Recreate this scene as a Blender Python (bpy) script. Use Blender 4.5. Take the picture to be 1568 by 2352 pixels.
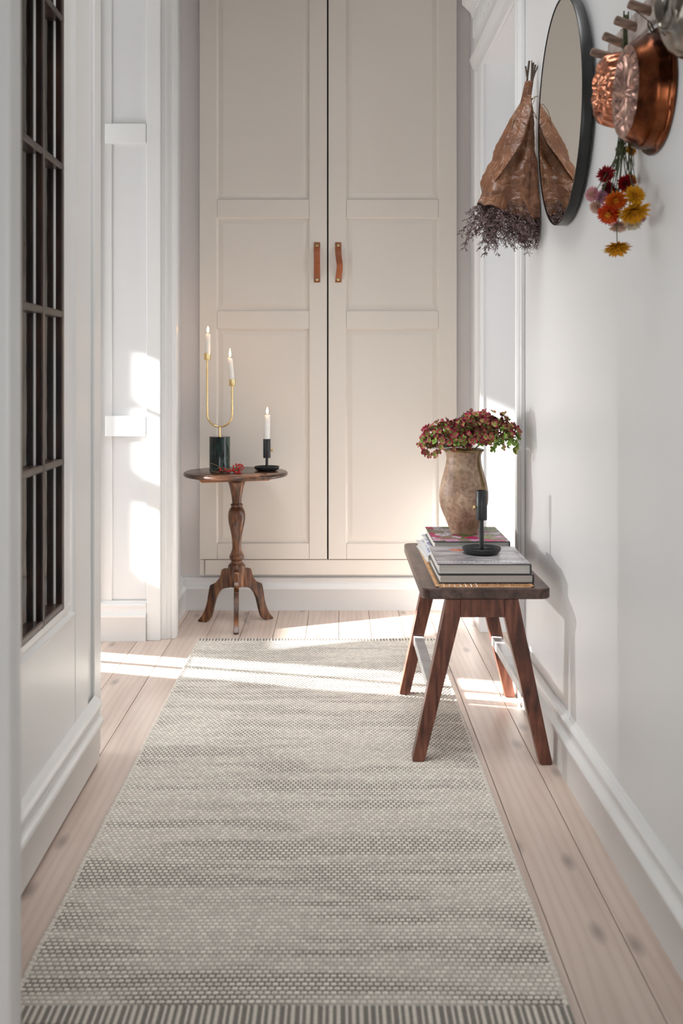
import bpy, bmesh, math, random
import numpy as np
from mathutils import Vector, Matrix, noise as mnoise

for o in list(bpy.data.objects): bpy.data.objects.remove(o)
S = bpy.context.scene
C = S.collection
R = math.radians
random.seed(7)
F = 2300.0; VX = 774.0; VY = 857.0

# ------------------------------------------------------------------ camera
cam = bpy.data.cameras.new('camera'); camo = bpy.data.objects.new('camera', cam); C.objects.link(camo)
camo.location = (0, 0, 1.0); camo.rotation_euler = (R(90), 0, 0)
cam.sensor_fit = 'VERTICAL'; cam.sensor_height = 36.0; cam.sensor_width = 24.0
cam.lens = F / 2352 * 36.0
cam.shift_x = (784 - VX) / 2352.0; cam.shift_y = (VY - 1176) / 2352.0
cam.clip_start = 0.05
cam.dof.use_dof = True; cam.dof.focus_distance = 3.2; cam.dof.aperture_fstop = 5.0
S.camera = camo
S.view_settings.view_transform = 'Standard'; S.view_settings.look = 'None'
S.view_settings.gamma = 1.0; S.view_settings.use_curve_mapping = False
S.view_settings.exposure = 0.86

# ------------------------------------------------------------------ world, sun, daylight fills, added spots
W = bpy.data.worlds.new('world'); S.world = W; W.use_nodes = True
bg = W.node_tree.nodes['Background']; bg.inputs[0].default_value = (0.80, 0.90, 1.0, 1); bg.inputs[1].default_value = 1.1

def light(name, kind, loc, direction, energy, color=(1, 1, 1), **kw):
    d = bpy.data.lights.new(name, kind); d.energy = energy; d.color = color
    for k, v in kw.items(): setattr(d, k, v)
    o = bpy.data.objects.new(name, d); C.objects.link(o); o.location = loc
    o.rotation_euler = Vector(direction).to_track_quat('-Z', 'Y').to_euler()
    return o
light('sun', 'SUN', (-6, 0, 6), (1, .404, -.45), 11.5, (1, .975, .95), angle=R(.9))
# area lamps standing in for daylight of the adjoining rooms, plus added hall fills
light('daylight_fill', 'AREA', (-2.45, 2.75, 1.05), (1, .12, .02), 16, (.97, .985, 1), shape='RECTANGLE', size=1.5, size_y=1.7)
light('daylight_fill', 'AREA', (2.3, 2.7, 1.1), (-1, .45, -.15), 5.5, (1, .94, .91), shape='RECTANGLE', size=1.3, size_y=1.7)
light('daylight_fill', 'AREA', (-.05, -1.35, .65), (.05, 1, .0), 8.0, (.97, .985, 1), shape='RECTANGLE', size=.9, size_y=1.0)  # added fill behind the camera, no window there
light('daylight_fill', 'AREA', (-1.9, 1.45, 1.05), (1, .0, 0), 3.6, (.98, .99, 1), shape='RECTANGLE', size=1.1, size_y=1.5, spread=R(110))  # added fill, brightens the hall through the glazed door
light('overhead_fill', 'AREA', (0, 2.5, 3.1), (0, .30, -1), 6.3, (.985, .99, 1), shape='RECTANGLE', size=.9, size_y=1.6, spread=R(75))  # added overhead lamp, brightens rug, floor and back of the hall
# added unseen spots for the rug streaks and the bench's wall shadow
light('added_spot', 'SPOT', (-8.6, 5.51, 2.55), (1, -.26, -.30), 26000, (1, .975, .95), spot_size=R(7.5), spot_blend=.1, shadow_soft_size=.03)  # added outside the slot, draws the streaks on the rug
light('added_spot', 'SPOT', (-2.35, 3.42, .80), (1, -.22, -.07), 60, (1, .985, .97), spot_size=R(34), spot_blend=1.0, shadow_soft_size=.018)  # added inside the left room, throws the bench's shadow on the wall

# ------------------------------------------------------------------ materials
def mat(name, col, rough=.5, metal=0.0, spec=.5, build=None, **kw):
    m = bpy.data.materials.new(name); m.use_nodes = True
    b = m.node_tree.nodes['Principled BSDF']
    b.inputs['Base Color'].default_value = (*col, 1); b.inputs['Roughness'].default_value = rough
    b.inputs['Metallic'].default_value = metal; b.inputs['Specular IOR Level'].default_value = spec
    for k, v in kw.items(): b.inputs[k.replace('_', ' ')].default_value = v
    if build: build(m.node_tree, b)
    return m
def N(t, kind, **kw):
    n = t.nodes.new(kind)
    for k, v in kw.items():
        if k in n.inputs: n.inputs[k].default_value = v
        else: setattr(n, k, v)
    return n
def coords(t, scale, src='Object'):
    tc = t.nodes.new('ShaderNodeTexCoord'); mp = t.nodes.new('ShaderNodeMapping'); mp.inputs['Scale'].default_value = scale
    t.links.new(tc.outputs[src], mp.inputs[0]); return mp.outputs[0]
def ramp(t, fac, stops):
    r = t.nodes.new('ShaderNodeValToRGB'); e = r.color_ramp.elements
    while len(e) < len(stops): e.new(.5)
    for i, (p, c) in enumerate(stops): e[i].position = p; e[i].color = (*c, 1)
    t.links.new(fac, r.inputs[0]); return r.outputs[0]
def bump(t, b, h, strength, dist=.001):
    n = N(t, 'ShaderNodeBump', Strength=strength, Distance=dist); t.links.new(h, n.inputs['Height']); t.links.new(n.outputs[0], b.inputs['Normal'])
def noisy(col1, col2, scale, sc=8, detail=4, lo=.35, hi=.65, bs=0, bd=.001, src='Object'):
    def f(t, b):
        v = coords(t, scale, src); n = N(t, 'ShaderNodeTexNoise', Scale=sc, Detail=detail); t.links.new(v, n.inputs['Vector'])
        t.links.new(ramp(t, n.outputs[0], [(lo, col1), (hi, col2)]), b.inputs['Base Color'])
        if bs: bump(t, b, n.outputs[0], bs, bd)
    return f
def painted(col, amt=.012):
    c2 = tuple(x * (1 - amt * 3) for x in col)
    return noisy(col, c2, (1, 1, 1), 3, 5, .3, .8, .08, .0015)
M = {}
M['paint'] = mat('white_gloss_paint', (.8, .8, .79), .32, build=painted((.82, .82, .81)))
M['wall'] = mat('white_wall_paint', (.8, .8, .8), .38, build=painted((.80, .80, .80)))
M['wallwarm'] = mat('greige_wall_paint', (.7, .66, .65), .5, build=painted((.84, .78, .755)))
M['cream'] = mat('cream_lacquer', (.75, .7, .64), .34, build=painted((.79, .73, .66), .004))
M['ceil'] = mat('ceiling_paint', (.82, .82, .81), .6, build=painted((.82, .82, .81)))
M['brown'] = mat('dark_brown_frame', (.03, .012, .008), .3, build=noisy((.012, .005, .004), (.07, .028, .014), (6, 6, 1.2), 8, 6, .45, .8, .2))
def thin_glass():
    m = bpy.data.materials.new('old_glass'); m.use_nodes = True; t = m.node_tree; t.nodes.clear()
    o = t.nodes.new('ShaderNodeOutputMaterial'); a = N(t, 'ShaderNodeBsdfTransparent', Color=(.93, .95, .95, 1)); g = N(t, 'ShaderNodeBsdfGlossy', Roughness=.03)
    f = N(t, 'ShaderNodeFresnel', IOR=1.5); n = N(t, 'ShaderNodeTexNoise', Scale=14); t.links.new(coords(t, (1, 1, .6)), n.inputs['Vector'])
    b = N(t, 'ShaderNodeBump', Strength=.25, Distance=.002); t.links.new(n.outputs[0], b.inputs['Height']); t.links.new(b.outputs[0], g.inputs['Normal'])
    x = t.nodes.new('ShaderNodeMixShader'); t.links.new(f.outputs[0], x.inputs[0]); t.links.new(a.outputs[0], x.inputs[1]); t.links.new(g.outputs[0], x.inputs[2]); t.links.new(x.outputs[0], o.inputs[0]); return m
M['glass'] = thin_glass()
M['gap'] = mat('board_gap', (.12, .06, .035), .8, build=noisy((.10, .05, .03), (.16, .09, .05), (1, 1, 1)))
M['innerbar'] = mat('grey_inner_glazing_bar', (.06, .06, .06), .5, build=noisy((.10, .10, .10), (.30, .29, .28), (6, 6, 1.2), 8))
def pine(t, b):
    oi = t.nodes.new('ShaderNodeObjectInfo')
    tc = t.nodes.new('ShaderNodeTexCoord')
    off = N(t, 'ShaderNodeCombineXYZ'); mu = N(t, 'ShaderNodeMath', operation='MULTIPLY'); mu.inputs[1].default_value = 37.0
    t.links.new(oi.outputs['Random'], mu.inputs[0]); t.links.new(mu.outputs[0], off.inputs[1]); t.links.new(mu.outputs[0], off.inputs[0])
    add = N(t, 'ShaderNodeVectorMath', operation='ADD'); t.links.new(tc.outputs['Object'], add.inputs[0]); t.links.new(off.outputs[0], add.inputs[1])
    def mp(s):
        m = t.nodes.new('ShaderNodeMapping'); m.inputs['Scale'].default_value = s; t.links.new(add.outputs[0], m.inputs[0]); return m.outputs[0]
    warp = N(t, 'ShaderNodeTexNoise', Scale=1.0, Detail=3); t.links.new(mp((9, 1.6, 1)), warp.inputs['Vector'])
    wv = N(t, 'ShaderNodeTexWave', wave_type='BANDS', bands_direction='X', Scale=14, Distortion=9, Detail=2)
    wv.inputs['Detail Scale'].default_value = .8
    t.links.new(mp((1, .10, 1)), wv.inputs['Vector'])
    base = ramp(t, warp.outputs[0], [(.3, (.57, .45, .38)), (.5, (.68, .55, .47)), (.7, (.76, .63, .545))])
    g = ramp(t, wv.outputs[0], [(0, (.90, .88, .87)), (.6, (1, 1, 1))])
    m1 = N(t, 'ShaderNodeMix', data_type='RGBA', blend_type='MULTIPLY'); m1.inputs[0].default_value = .75
    t.links.new(base, m1.inputs[6]); t.links.new(g, m1.inputs[7])
    # knots
    vo = N(t, 'ShaderNodeTexVoronoi', voronoi_dimensions='2D', Scale=1.0, Randomness=1.0); t.links.new(mp((9.0, 3.4, 1)), vo.inputs['Vector'])
    kn = ramp(t, vo.outputs['Distance'], [(.03, (1, 1, 1)), (.085, (.55, .55, .55)), (.15, (0, 0, 0))])
    sp = N(t, 'ShaderNodeSeparateColor'); t.links.new(vo.outputs['Color'], sp.inputs[0])
    gt = N(t, 'ShaderNodeMath', operation='GREATER_THAN'); gt.inputs[1].default_value = .52; t.links.new(sp.outputs[0], gt.inputs[0])
    kk = N(t, 'ShaderNodeMath', operation='MULTIPLY'); t.links.new(kn, kk.inputs[0]); t.links.new(gt.outputs[0], kk.inputs[1])
    k2 = N(t, 'ShaderNodeMath', operation='MULTIPLY'); k2.inputs[1].default_value = .62; t.links.new(kk.outputs[0], k2.inputs[0])
    m2 = N(t, 'ShaderNodeMix', data_type='RGBA'); t.links.new(k2.outputs[0], m2.inputs[0]); t.links.new(m1.outputs[2], m2.inputs[6]); m2.inputs[7].default_value = (.21, .17, .155, 1)
    t.links.new(m2.outputs[2], b.inputs['Base Color'])
    fine = N(t, 'ShaderNodeTexNoise', Scale=1.0, Detail=6); t.links.new(mp((120, 5, 1)), fine.inputs['Vector'])
    rr = N(t, 'ShaderNodeMapRange'); rr.inputs['To Min'].default_value = .26; rr.inputs['To Max'].default_value = .46
    t.links.new(fine.outputs[0], rr.inputs[0]); t.links.new(rr.outputs[0], b.inputs['Roughness'])
    bump(t, b, fine.outputs[0], .10, .0008)
M['pine'] = mat('whitewashed_pine', (.7, .58, .5), .35, build=pine)
def walnut(c1, c2, c3, sc=(1, 1, 1), rough=.33):
    def f(t, b):
        v = coords(t, sc); n = N(t, 'ShaderNodeTexNoise', Scale=6, Detail=7, Distortion=.6); t.links.new(v, n.inputs['Vector'])
        n2 = N(t, 'ShaderNodeTexNoise', Scale=14, Detail=4); t.links.new(coords(t, (1, 1, .8)), n2.inputs['Vector'])
        a = ramp(t, n.outputs[0], [(.32, c1), (.5, c2), (.68, c3)])
        d = ramp(t, n2.outputs[0], [(.33, (.35, .3, .3)), (.55, (1, 1, 1))])
        m = N(t, 'ShaderNodeMix', data_type='RGBA', blend_type='MULTIPLY'); m.inputs[0].default_value = .8
        t.links.new(a, m.inputs[6]); t.links.new(d, m.inputs[7]); t.links.new(m.outputs[2], b.inputs['Base Color'])
        bump(t, b, n.outputs[0], .12, .0008)
    return f
M['benchleg'] = mat('reddish_stained_wood', (.2, .07, .04), .34, build=walnut((.06, .020, .013), (.17, .056, .033), (.27, .10, .058), (9, 9, 1.2)))
M['benchseat'] = mat('dark_stained_wood', (.12, .06, .045), .30, build=walnut((.045, .024, .018), (.10, .055, .042), (.15, .085, .066), (9, 1.2, 9)))
M['walnut'] = mat('polished_walnut', (.2, .08, .03), .26, build=walnut((.035, .013, .007), (.14, .052, .022), (.29, .125, .05), (10, 10, 1.6)))
M['walnuttop'] = mat('worn_walnut_top', (.14, .07, .04), .22, build=walnut((.035, .016, .010), (.085, .038, .021), (.17, .085, .048), (2, 12, 9)))
M['batten'] = mat('orange_stained_batten', (.4, .13, .04), .4, build=walnut((.25, .07, .02), (.42, .14, .04), (.5, .2, .07), (2, 9, 9)))
M['greyrail'] = mat('light_grey_rail', (.55, .55, .55), .35, build=noisy((.50, .50, .50), (.62, .62, .62), (1, 1, 1), 20, 4, .35, .65))
M['cane'] = mat('natural_cane', (.6, .32, .15), .5, build=noisy((.50, .25, .11), (.72, .43, .22), (1, 1, 1), 60))
M['leather'] = mat('tan_leather', (.4, .1, .03), .42, build=noisy((.25, .065, .018), (.46, .13, .035), (1, 1, 1), 14, 6, .3, .7, .15))
M['brass'] = mat('brass', (.85, .62, .30), .14, 1.0, build=noisy((.80, .56, .26), (.90, .68, .36), (1, 1, 1), 30))
M['screw'] = mat('aged_brass', (.55, .48, .25), .3, 1.0, build=noisy((.45, .40, .2), (.62, .54, .3), (1, 1, 1), 200))
M['black'] = mat('matt_black_iron', (.018, .019, .020), .38, build=noisy((.014, .015, .016), (.024, .025, .027), (1, 1, 1), 60, bs=.1))
M['rim'] = mat('black_mirror_rim', (.012, .013, .013), .35, build=noisy((.010, .011, .011), (.016, .017, .017), (1, 1, 1), 30))
M['wax'] = mat('white_wax', (.88, .87, .85), .38, Subsurface_Weight=.05, build=noisy((.90, .88, .84), (.84, .82, .78), (1, 1, 1), 40))
M['wax'].node_tree.nodes['Principled BSDF'].inputs['Subsurface Radius'].default_value = (.02, .012, .008)
M['wick'] = mat('charred_wick', (.01, .01, .01), .9, build=noisy((.008, .008, .008), (.03, .02, .02), (1, 1, 1), 200))
def marble(t, b):
    n = N(t, 'ShaderNodeTexNoise', Scale=14, Detail=9, Distortion=2.2); t.links.new(coords(t, (1, 1, .55)), n.inputs['Vector'])
    t.links.new(ramp(t, n.outputs[0], [(.40, (.006, .010, .009)), (.52, (.012, .03, .024)), (.60, (.05, .09, .075)), (.64, (.012, .026, .022))]), b.inputs['Base Color'])
M['marble'] = mat('green_black_marble', (.01, .03, .02), .10, build=marble)
def clay(t, b):
    v = coords(t, (1, 1, 1)); n = N(t, 'ShaderNodeTexNoise', Scale=16, Detail=9, Distortion=.4); t.links.new(v, n.inputs['Vector'])
    n2 = N(t, 'ShaderNodeTexNoise', Scale=90, Detail=5); t.links.new(v, n2.inputs['Vector'])
    a = ramp(t, n.outputs[0], [(.3, (.24, .14, .09)), (.45, (.40, .25, .165)), (.6, (.54, .37, .25)), (.72, (.68, .52, .38))])
    d = ramp(t, n2.outputs[0], [(.38, (.5, .46, .44)), (.55, (1, 1, 1))])
    m = N(t, 'ShaderNodeMix', data_type='RGBA', blend_type='MULTIPLY'); m.inputs[0].default_value = .7
    t.links.new(a, m.inputs[6]); t.links.new(d, m.inputs[7])
    vo = N(t, 'ShaderNodeTexVoronoi', feature='DISTANCE_TO_EDGE', Scale=26); nn = N(t, 'ShaderNodeTexNoise', Scale=9, Detail=6); t.links.new(v, nn.inputs['Vector']); t.links.new(nn.outputs['Color'], vo.inputs['Vector'])
    e = ramp(t, vo.outputs[0], [(.0, (1, 1, 1)), (.035, (0, 0, 0))])
    m2 = N(t, 'ShaderNodeMix', data_type='RGBA'); mm = N(t, 'ShaderNodeMath', operation='MULTIPLY'); mm.inputs[1].default_value = .45; t.links.new(e, mm.inputs[0])
    t.links.new(mm.outputs[0], m2.inputs[0]); t.links.new(m.outputs[2], m2.inputs[6]); m2.inputs[7].default_value = (.55, .44, .33, 1)
    t.links.new(m2.outputs[2], b.inputs['Base Color']); bump(t, b, n2.outputs[0], .3, .001)
M['clay'] = mat('weathered_stoneware', (.3, .2, .14), .48, build=clay)
M['glaze'] = mat('ochre_glaze', (.28, .17, .05), .22, build=noisy((.16, .09, .025), (.36, .23, .08), (1, 1, 1), 30, 5, .35, .65))
def copper(c1, c2, c3, bs=.25):
    def f(t, b):
        v = coords(t, (1, 1, 1)); n = N(t, 'ShaderNodeTexNoise', Scale=22, Detail=6, Distortion=.5); t.links.new(v, n.inputs['Vector'])
        t.links.new(ramp(t, n.outputs[0], [(.3, c1), (.5, c2), (.7, c3)]), b.inputs['Base Color'])
        bump(t, b, n.outputs[0], bs, .002)
    return f
M['copper'] = mat('copper_dark_reflections', (.5, .2, .1), .24, 1.0, build=copper((.03, .010, .006), (.16, .048, .019), (.30, .10, .04), .35))  # dark reflections of the surroundings put into the base colour
M['copper2'] = mat('bright_copper', (.8, .4, .28), .22, 1.0, build=copper((.26, .085, .045), (.55, .21, .12), (.72, .34, .22), .45))
M['copperface'] = mat('pale_copper_base', (.6, .36, .3), .26, 1.0, build=copper((.28, .15, .12), (.42, .25, .20), (.55, .34, .27), .8))
M['silver'] = mat('polished_tin', (.55, .52, .48), .16, 1.0, build=copper((.10, .085, .07), (.22, .195, .165), (.38, .345, .30), .6))
M['peg'] = mat('weathered_peg_wood', (.3, .2, .15), .6, build=walnut((.13, .08, .055), (.25, .16, .115), (.34, .23, .17), (3, 20, 20)))
M['rack'] = mat('pale_rack_wood', (.5, .42, .38), .6, build=walnut((.42, .34, .30), (.52, .44, .40), (.6, .52, .47), (9, 2, 9)))
def paper(t, b):
    v = coords(t, (1, 1, 1)); vo = N(t, 'ShaderNodeTexVoronoi', feature='DISTANCE_TO_EDGE', Scale=26)
    nn = N(t, 'ShaderNodeTexNoise', Scale=12, Detail=4); t.links.new(v, nn.inputs['Vector'])
    ad = N(t, 'ShaderNodeVectorMath', operation='MULTIPLY_ADD'); ad.inputs[1].default_value = (.12, .12, .12); t.links.new(nn.outputs['Color'], ad.inputs[0]); t.links.new(v, ad.inputs[2]); t.links.new(ad.outputs[0], vo.inputs['Vector'])
    e = ramp(t, vo.outputs[0], [(.0, (1, 1, 1)), (.014, (.35, .35, .35)), (.035, (0, 0, 0))])
    n3 = N(t, 'ShaderNodeTexNoise', Scale=20, Detail=3); t.links.new(v, n3.inputs['Vector'])
    mm = N(t, 'ShaderNodeMath', operation='MULTIPLY'); t.links.new(e, mm.inputs[0]); t.links.new(ramp(t, n3.outputs[0], [(.42, (0, 0, 0)), (.62, (.7, .7, .7))]), mm.inputs[1])
    m2 = N(t, 'ShaderNodeMix', data_type='RGBA'); t.links.new(mm.outputs[0], m2.inputs[0])
    t.links.new(ramp(t, n3.outputs[0], [(.3, (.13, .050, .022)), (.7, (.235, .098, .044))]), m2.inputs[6]); m2.inputs[7].default_value = (.55, .36, .25, 1)
    t.links.new(m2.outputs[2], b.inputs['Base Color']); bump(t, b, vo.outputs[0], .9, .006)
M['paper'] = mat('crumpled_brown_paper', (.25, .12, .07), .42, build=paper)
M['twig'] = mat('brown_twig', (.07, .045, .03), .7, build=noisy((.05, .032, .02), (.11, .07, .045), (1, 1, 1), 60))
M['dried'] = mat('dried_lilac_florets', (.15, .09, .10), .8, build=noisy((.13, .075, .07), (.36, .24, .26), (1, 1, 1), 70, 3, .4, .6))
M['twine'] = mat('jute_twine', (.3, .2, .12), .8, build=noisy((.24, .16, .09), (.38, .27, .17), (1, 1, 1), 300))
M['stem'] = mat('dry_green_stem', (.05, .07, .025), .7, build=noisy((.03, .04, .015), (.09, .11, .04), (1, 1, 1), 80))
M['greenstem'] = mat('grey_green_stem', (.12, .15, .08), .6, build=noisy((.08, .11, .06), (.17, .20, .12), (1, 1, 1), 80))
M['berry'] = mat('red_berry', (.45, .012, .012), .22, build=noisy((.30, .006, .008), (.58, .025, .02), (1, 1, 1), 90))
def attr(t, b):
    a = N(t, 'ShaderNodeAttribute', attribute_name='tint'); n = N(t, 'ShaderNodeTexNoise', Scale=160, Detail=3)
    t.links.new(coords(t, (1, 1, 1)), n.inputs['Vector'])
    m = N(t, 'ShaderNodeMix', data_type='RGBA', blend_type='MULTIPLY'); m.inputs[0].default_value = .5
    t.links.new(a.outputs['Color'], m.inputs[6]); t.links.new(ramp(t, n.outputs[0], [(.3, (.7, .7, .7)), (.7, (1, 1, 1))]), m.inputs[7])
    t.links.new(m.outputs[2], b.inputs['Base Color'])
M['tint'] = mat('petals', (.5, .5, .5), .6, spec=.15, build=attr)
M['rug'] = mat('wool_yarn', (.5, .5, .5), .9, spec=.2, build=attr)
M['pages'] = mat('page_block', (.7, .68, .62), .6, build=noisy((.50, .49, .46), (.80, .78, .73), (1, 1, 500), 2, 2, .35, .6))
M['bookgrey'] = mat('grey_photo_cover', (.3, .28, .3), .4, spec=.3, build=noisy((.22, .21, .225), (.50, .47, .48), (4, 9, 1), 3, 3, .35, .65))
M['bookdark'] = mat('dark_cover', (.03, .028, .035), .3, build=noisy((.022, .02, .026), (.05, .045, .055), (1, 1, 1), 10))
M['bookwhite'] = mat('white_cover', (.75, .76, .78), .25, build=noisy((.70, .71, .74), (.80, .81, .83), (1, 1, 1), 10))
M['bookblue'] = mat('white_cover_blue_stripes', (.7, .7, .75), .3, build=noisy((.18, .2, .42), (.8, .8, .82), (1, 9, 20), 3, 1, .40, .46))
M['orange'] = mat('orange_print', (.7, .22, .13), .25, build=noisy((.5, .10, .06), (.75, .36, .25), (1, 1, 1), 60))
M['letter'] = mat('white_print', (.85, .85, .87), .4, build=noisy((.83, .83, .85), (.87, .87, .89), (1, 1, 1), 10))
def floral(t, b):
    v = coords(t, (1, 1, 1)); nn = N(t, 'ShaderNodeTexNoise', Scale=30, Detail=3); t.links.new(v, nn.inputs['Vector'])
    ad = N(t, 'ShaderNodeVectorMath', operation='MULTIPLY_ADD'); ad.inputs[1].default_value = (.03, .03, .03); t.links.new(nn.outputs['Color'], ad.inputs[0]); t.links.new(v, ad.inputs[2])
    vo = N(t, 'ShaderNodeTexVoronoi', Scale=26); t.links.new(ad.outputs[0], vo.inputs['Vector'])
    s = N(t, 'ShaderNodeSeparateColor'); t.links.new(vo.outputs['Color'], s.inputs[0])
    a = ramp(t, s.outputs[0], [(.0, (.22, .19, .13)), (.18, (.10, .15, .03)), (.36, (.50, .47, .52)), (.50, (.26, .16, .11)), (.62, (.42, .015, .11)), (.76, (.55, .28, .42)), (.88, (.20, .22, .08))])
    a.node.color_ramp.interpolation = 'CONSTANT'
    n2 = N(t, 'ShaderNodeTexNoise', Scale=110, Detail=3); t.links.new(v, n2.inputs['Vector'])
    m = N(t, 'ShaderNodeMix', data_type='RGBA', blend_type='MULTIPLY'); m.inputs[0].default_value = .8
    t.links.new(a, m.inputs[6]); t.links.new(ramp(t, n2.outputs[0], [(.35, (.35, .3, .3)), (.6, (1.2, 1.2, 1.2))]), m.inputs[7]); t.links.new(m.outputs[2], b.inputs['Base Color'])
M['floral'] = mat('floral_photo_cover', (.4, .4, .3), .5, spec=.25, build=floral)
def mirror(t, b): pass
M['mirror'] = mat('mirror_glass', (.82, .82, .79), .0, 1.0)
def flame_mat():
    m = bpy.data.materials.new('candle_flame'); m.use_nodes = True; t = m.node_tree; t.nodes.clear()
    o = t.nodes.new('ShaderNodeOutputMaterial'); e = N(t, 'ShaderNodeEmission', Strength=7.0)
    s = t.nodes.new('ShaderNodeSeparateXYZ'); tc = t.nodes.new('ShaderNodeTexCoord'); t.links.new(tc.outputs['Generated'], s.inputs[0])
    t.links.new(ramp(t, s.outputs[2], [(0, (.8, .3, .08)), (.35, (1, .78, .45)), (1, (1, .62, .28))]), e.inputs[0]); t.links.new(e.outputs[0], o.inputs[0]); return m
M['flame'] = flame_mat()

# ------------------------------------------------------------------ mesh helper
class B:
    def __init__(s): s.v = []; s.f = []; s.c = []
    def _add(s, v, f, col=None):
        n = len(s.v); s.v += [tuple(p) for p in v]; s.f += [tuple(i + n for i in q) for q in f]
        s.c += [col or (1, 1, 1)] * len(v)
        return s
    def box(s, x0, x1, y0, y1, z0, z1):
        return s._add([(x0, y0, z0), (x1, y0, z0), (x1, y1, z0), (x0, y1, z0), (x0, y0, z1), (x1, y0, z1), (x1, y1, z1), (x0, y1, z1)],
                      [(0, 3, 2, 1), (4, 5, 6, 7), (0, 1, 5, 4), (1, 2, 6, 5), (2, 3, 7, 6), (3, 0, 4, 7)])
    def prism(s, poly, axis, lo, hi):
        n = len(poly)
        def P(a, b, h): return {'z': (a, b, h), 'y': (a, h, b), 'x': (h, a, b)}[axis]
        v = [P(a, b, lo) for a, b in poly] + [P(a, b, hi) for a, b in poly]
        f = [tuple(range(n))[::-1], tuple(range(n, 2 * n))] + [(i, (i + 1) % n, n + (i + 1) % n, n + i) for i in range(n)]
        return s._add(v, f)
    def sweep(s, prof, a, b, normal):
        """profile (out, z) swept along the floor line a->b, 'normal' points away from the wall"""
        a = Vector(a); b = Vector(b); nv = Vector(normal); n = len(prof)
        v = [a + nv * d + Vector((0, 0, z)) for d, z in prof] + [b + nv * d + Vector((0, 0, z)) for d, z in prof]
        return s._add(v, [tuple(range(n)), tuple(range(2 * n - 1, n - 1, -1))] + [(i, n + i, n + (i + 1) % n, (i + 1) % n) for i in range(n)])
    def lathe(s, prof, mtx=None, seg=32, mod=None, cap0=True, cap1=True):
        """prof (r,h) about local Z; mod(i,theta,r,h)->(r,h)"""
        m = mtx or Matrix(); v = []; f = []; k = len(prof)
        for i, (r, h) in enumerate(prof):
            for j in range(seg):
                t = 2 * math.pi * j / seg; rr, hh = (r, h) if not mod else mod(i, t, r, h)
                v.append(m @ Vector((rr * math.cos(t), rr * math.sin(t), hh)))
        for i in range(k - 1):
            for j in range(seg):
                j2 = (j + 1) % seg; f.append((i * seg + j, i * seg + j2, (i + 1) * seg + j2, (i + 1) * seg + j))
        if cap0: f.append(tuple(range(seg))[::-1])
        if cap1: f.append(tuple((k - 1) * seg + j for j in range(seg)))
        return s._add(v, f)
    def tube(s, pts, r, seg=8, r1=None, cap=True):
        pts = [Vector(p) for p in pts]; n = len(pts); v = []; f = []
        up = None
        for i, p in enumerate(pts):
            d = (pts[min(i + 1, n - 1)] - pts[max(i - 1, 0)])
            d = d.normalized() if d.length > 1e-9 else Vector((0, 0, 1))
            if up is None: up = d.orthogonal().normalized()
            else:
                up = up - d * up.dot(d)
                up = up.normalized() if up.length > 1e-6 else d.orthogonal().normalized()
            w = d.cross(up)
            rr = r if r1 is None else r + (r1 - r) * i / max(1, n - 1)
            for j in range(seg):
                t = 2 * math.pi * j / seg; v.append(p + (up * math.cos(t) + w * math.sin(t)) * rr)
        for i in range(n - 1):
            for j in range(seg):
                j2 = (j + 1) % seg; f.append((i * seg + j, i * seg + j2, (i + 1) * seg + j2, (i + 1) * seg + j))
        if cap: f += [tuple(range(seg))[::-1], tuple((n - 1) * seg + j for j in range(seg))]
        return s._add(v, f)
    def ball(s, c, r, seg=10, rings=6, sq=(1, 1, 1)):
        prof = [(r * math.sin(math.pi * (i + .5) / rings), -r * math.cos(math.pi * (i + .5) / rings)) for i in range(rings)]
        return s.lathe(prof, Matrix.Translation(c) @ Matrix.Diagonal((*sq, 1)), seg)
    def build(s, name, m, parent=None, bevel=0, smooth=True, angle=35, seg=2, colors=False):
        me = bpy.data.meshes.new(name); me.from_pydata(s.v, [], s.f)
        bm = bmesh.new(); bm.from_mesh(me); bmesh.ops.recalc_face_normals(bm, faces=bm.faces); bm.to_mesh(me); bm.free()
        if colors:
            at = me.color_attributes.new('tint', 'FLOAT_COLOR', 'POINT')
            at.data.foreach_set('color', np.array([(*c, 1) for c in s.c], dtype=np.float32).ravel())
        if smooth:
            me.polygons.foreach_set('use_smooth', [True] * len(me.polygons)); me.set_sharp_from_angle(angle=R(angle))
        me.materials.append(m); o = bpy.data.objects.new(name, me); C.objects.link(o)
        if parent: o.parent = parent
        if bevel:
            md = o.modifiers.new('bevel', 'BEVEL'); md.width = bevel; md.segments = seg; md.limit_method = 'ANGLE'; md.angle_limit = R(35)
        return o
def thing(name, label, cat, loc=(0, 0, 0), group=None):
    o = bpy.data.objects.new(name, None); o.empty_display_size = .05; C.objects.link(o); o.location = loc
    o['label'] = label; o['category'] = cat
    if group: o['group'] = group
    BASE[o.name] = Vector(loc)
    return o
BASE = {}
def settle(root):
    """parts are written in world coordinates: take the thing's base out of them"""
    off = BASE[root.name]
    for ch in root.children: ch.matrix_parent_inverse = Matrix.Translation(-off)
def struct(o, label=None):
    o['kind'] = 'structure'
    if label: o['label'] = label
    return o
def AX(c, direction):   # matrix with local Z along direction
    return Matrix.Translation(c) @ Vector(direction).to_track_quat('Z', 'Y').to_matrix().to_4x4()

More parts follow.
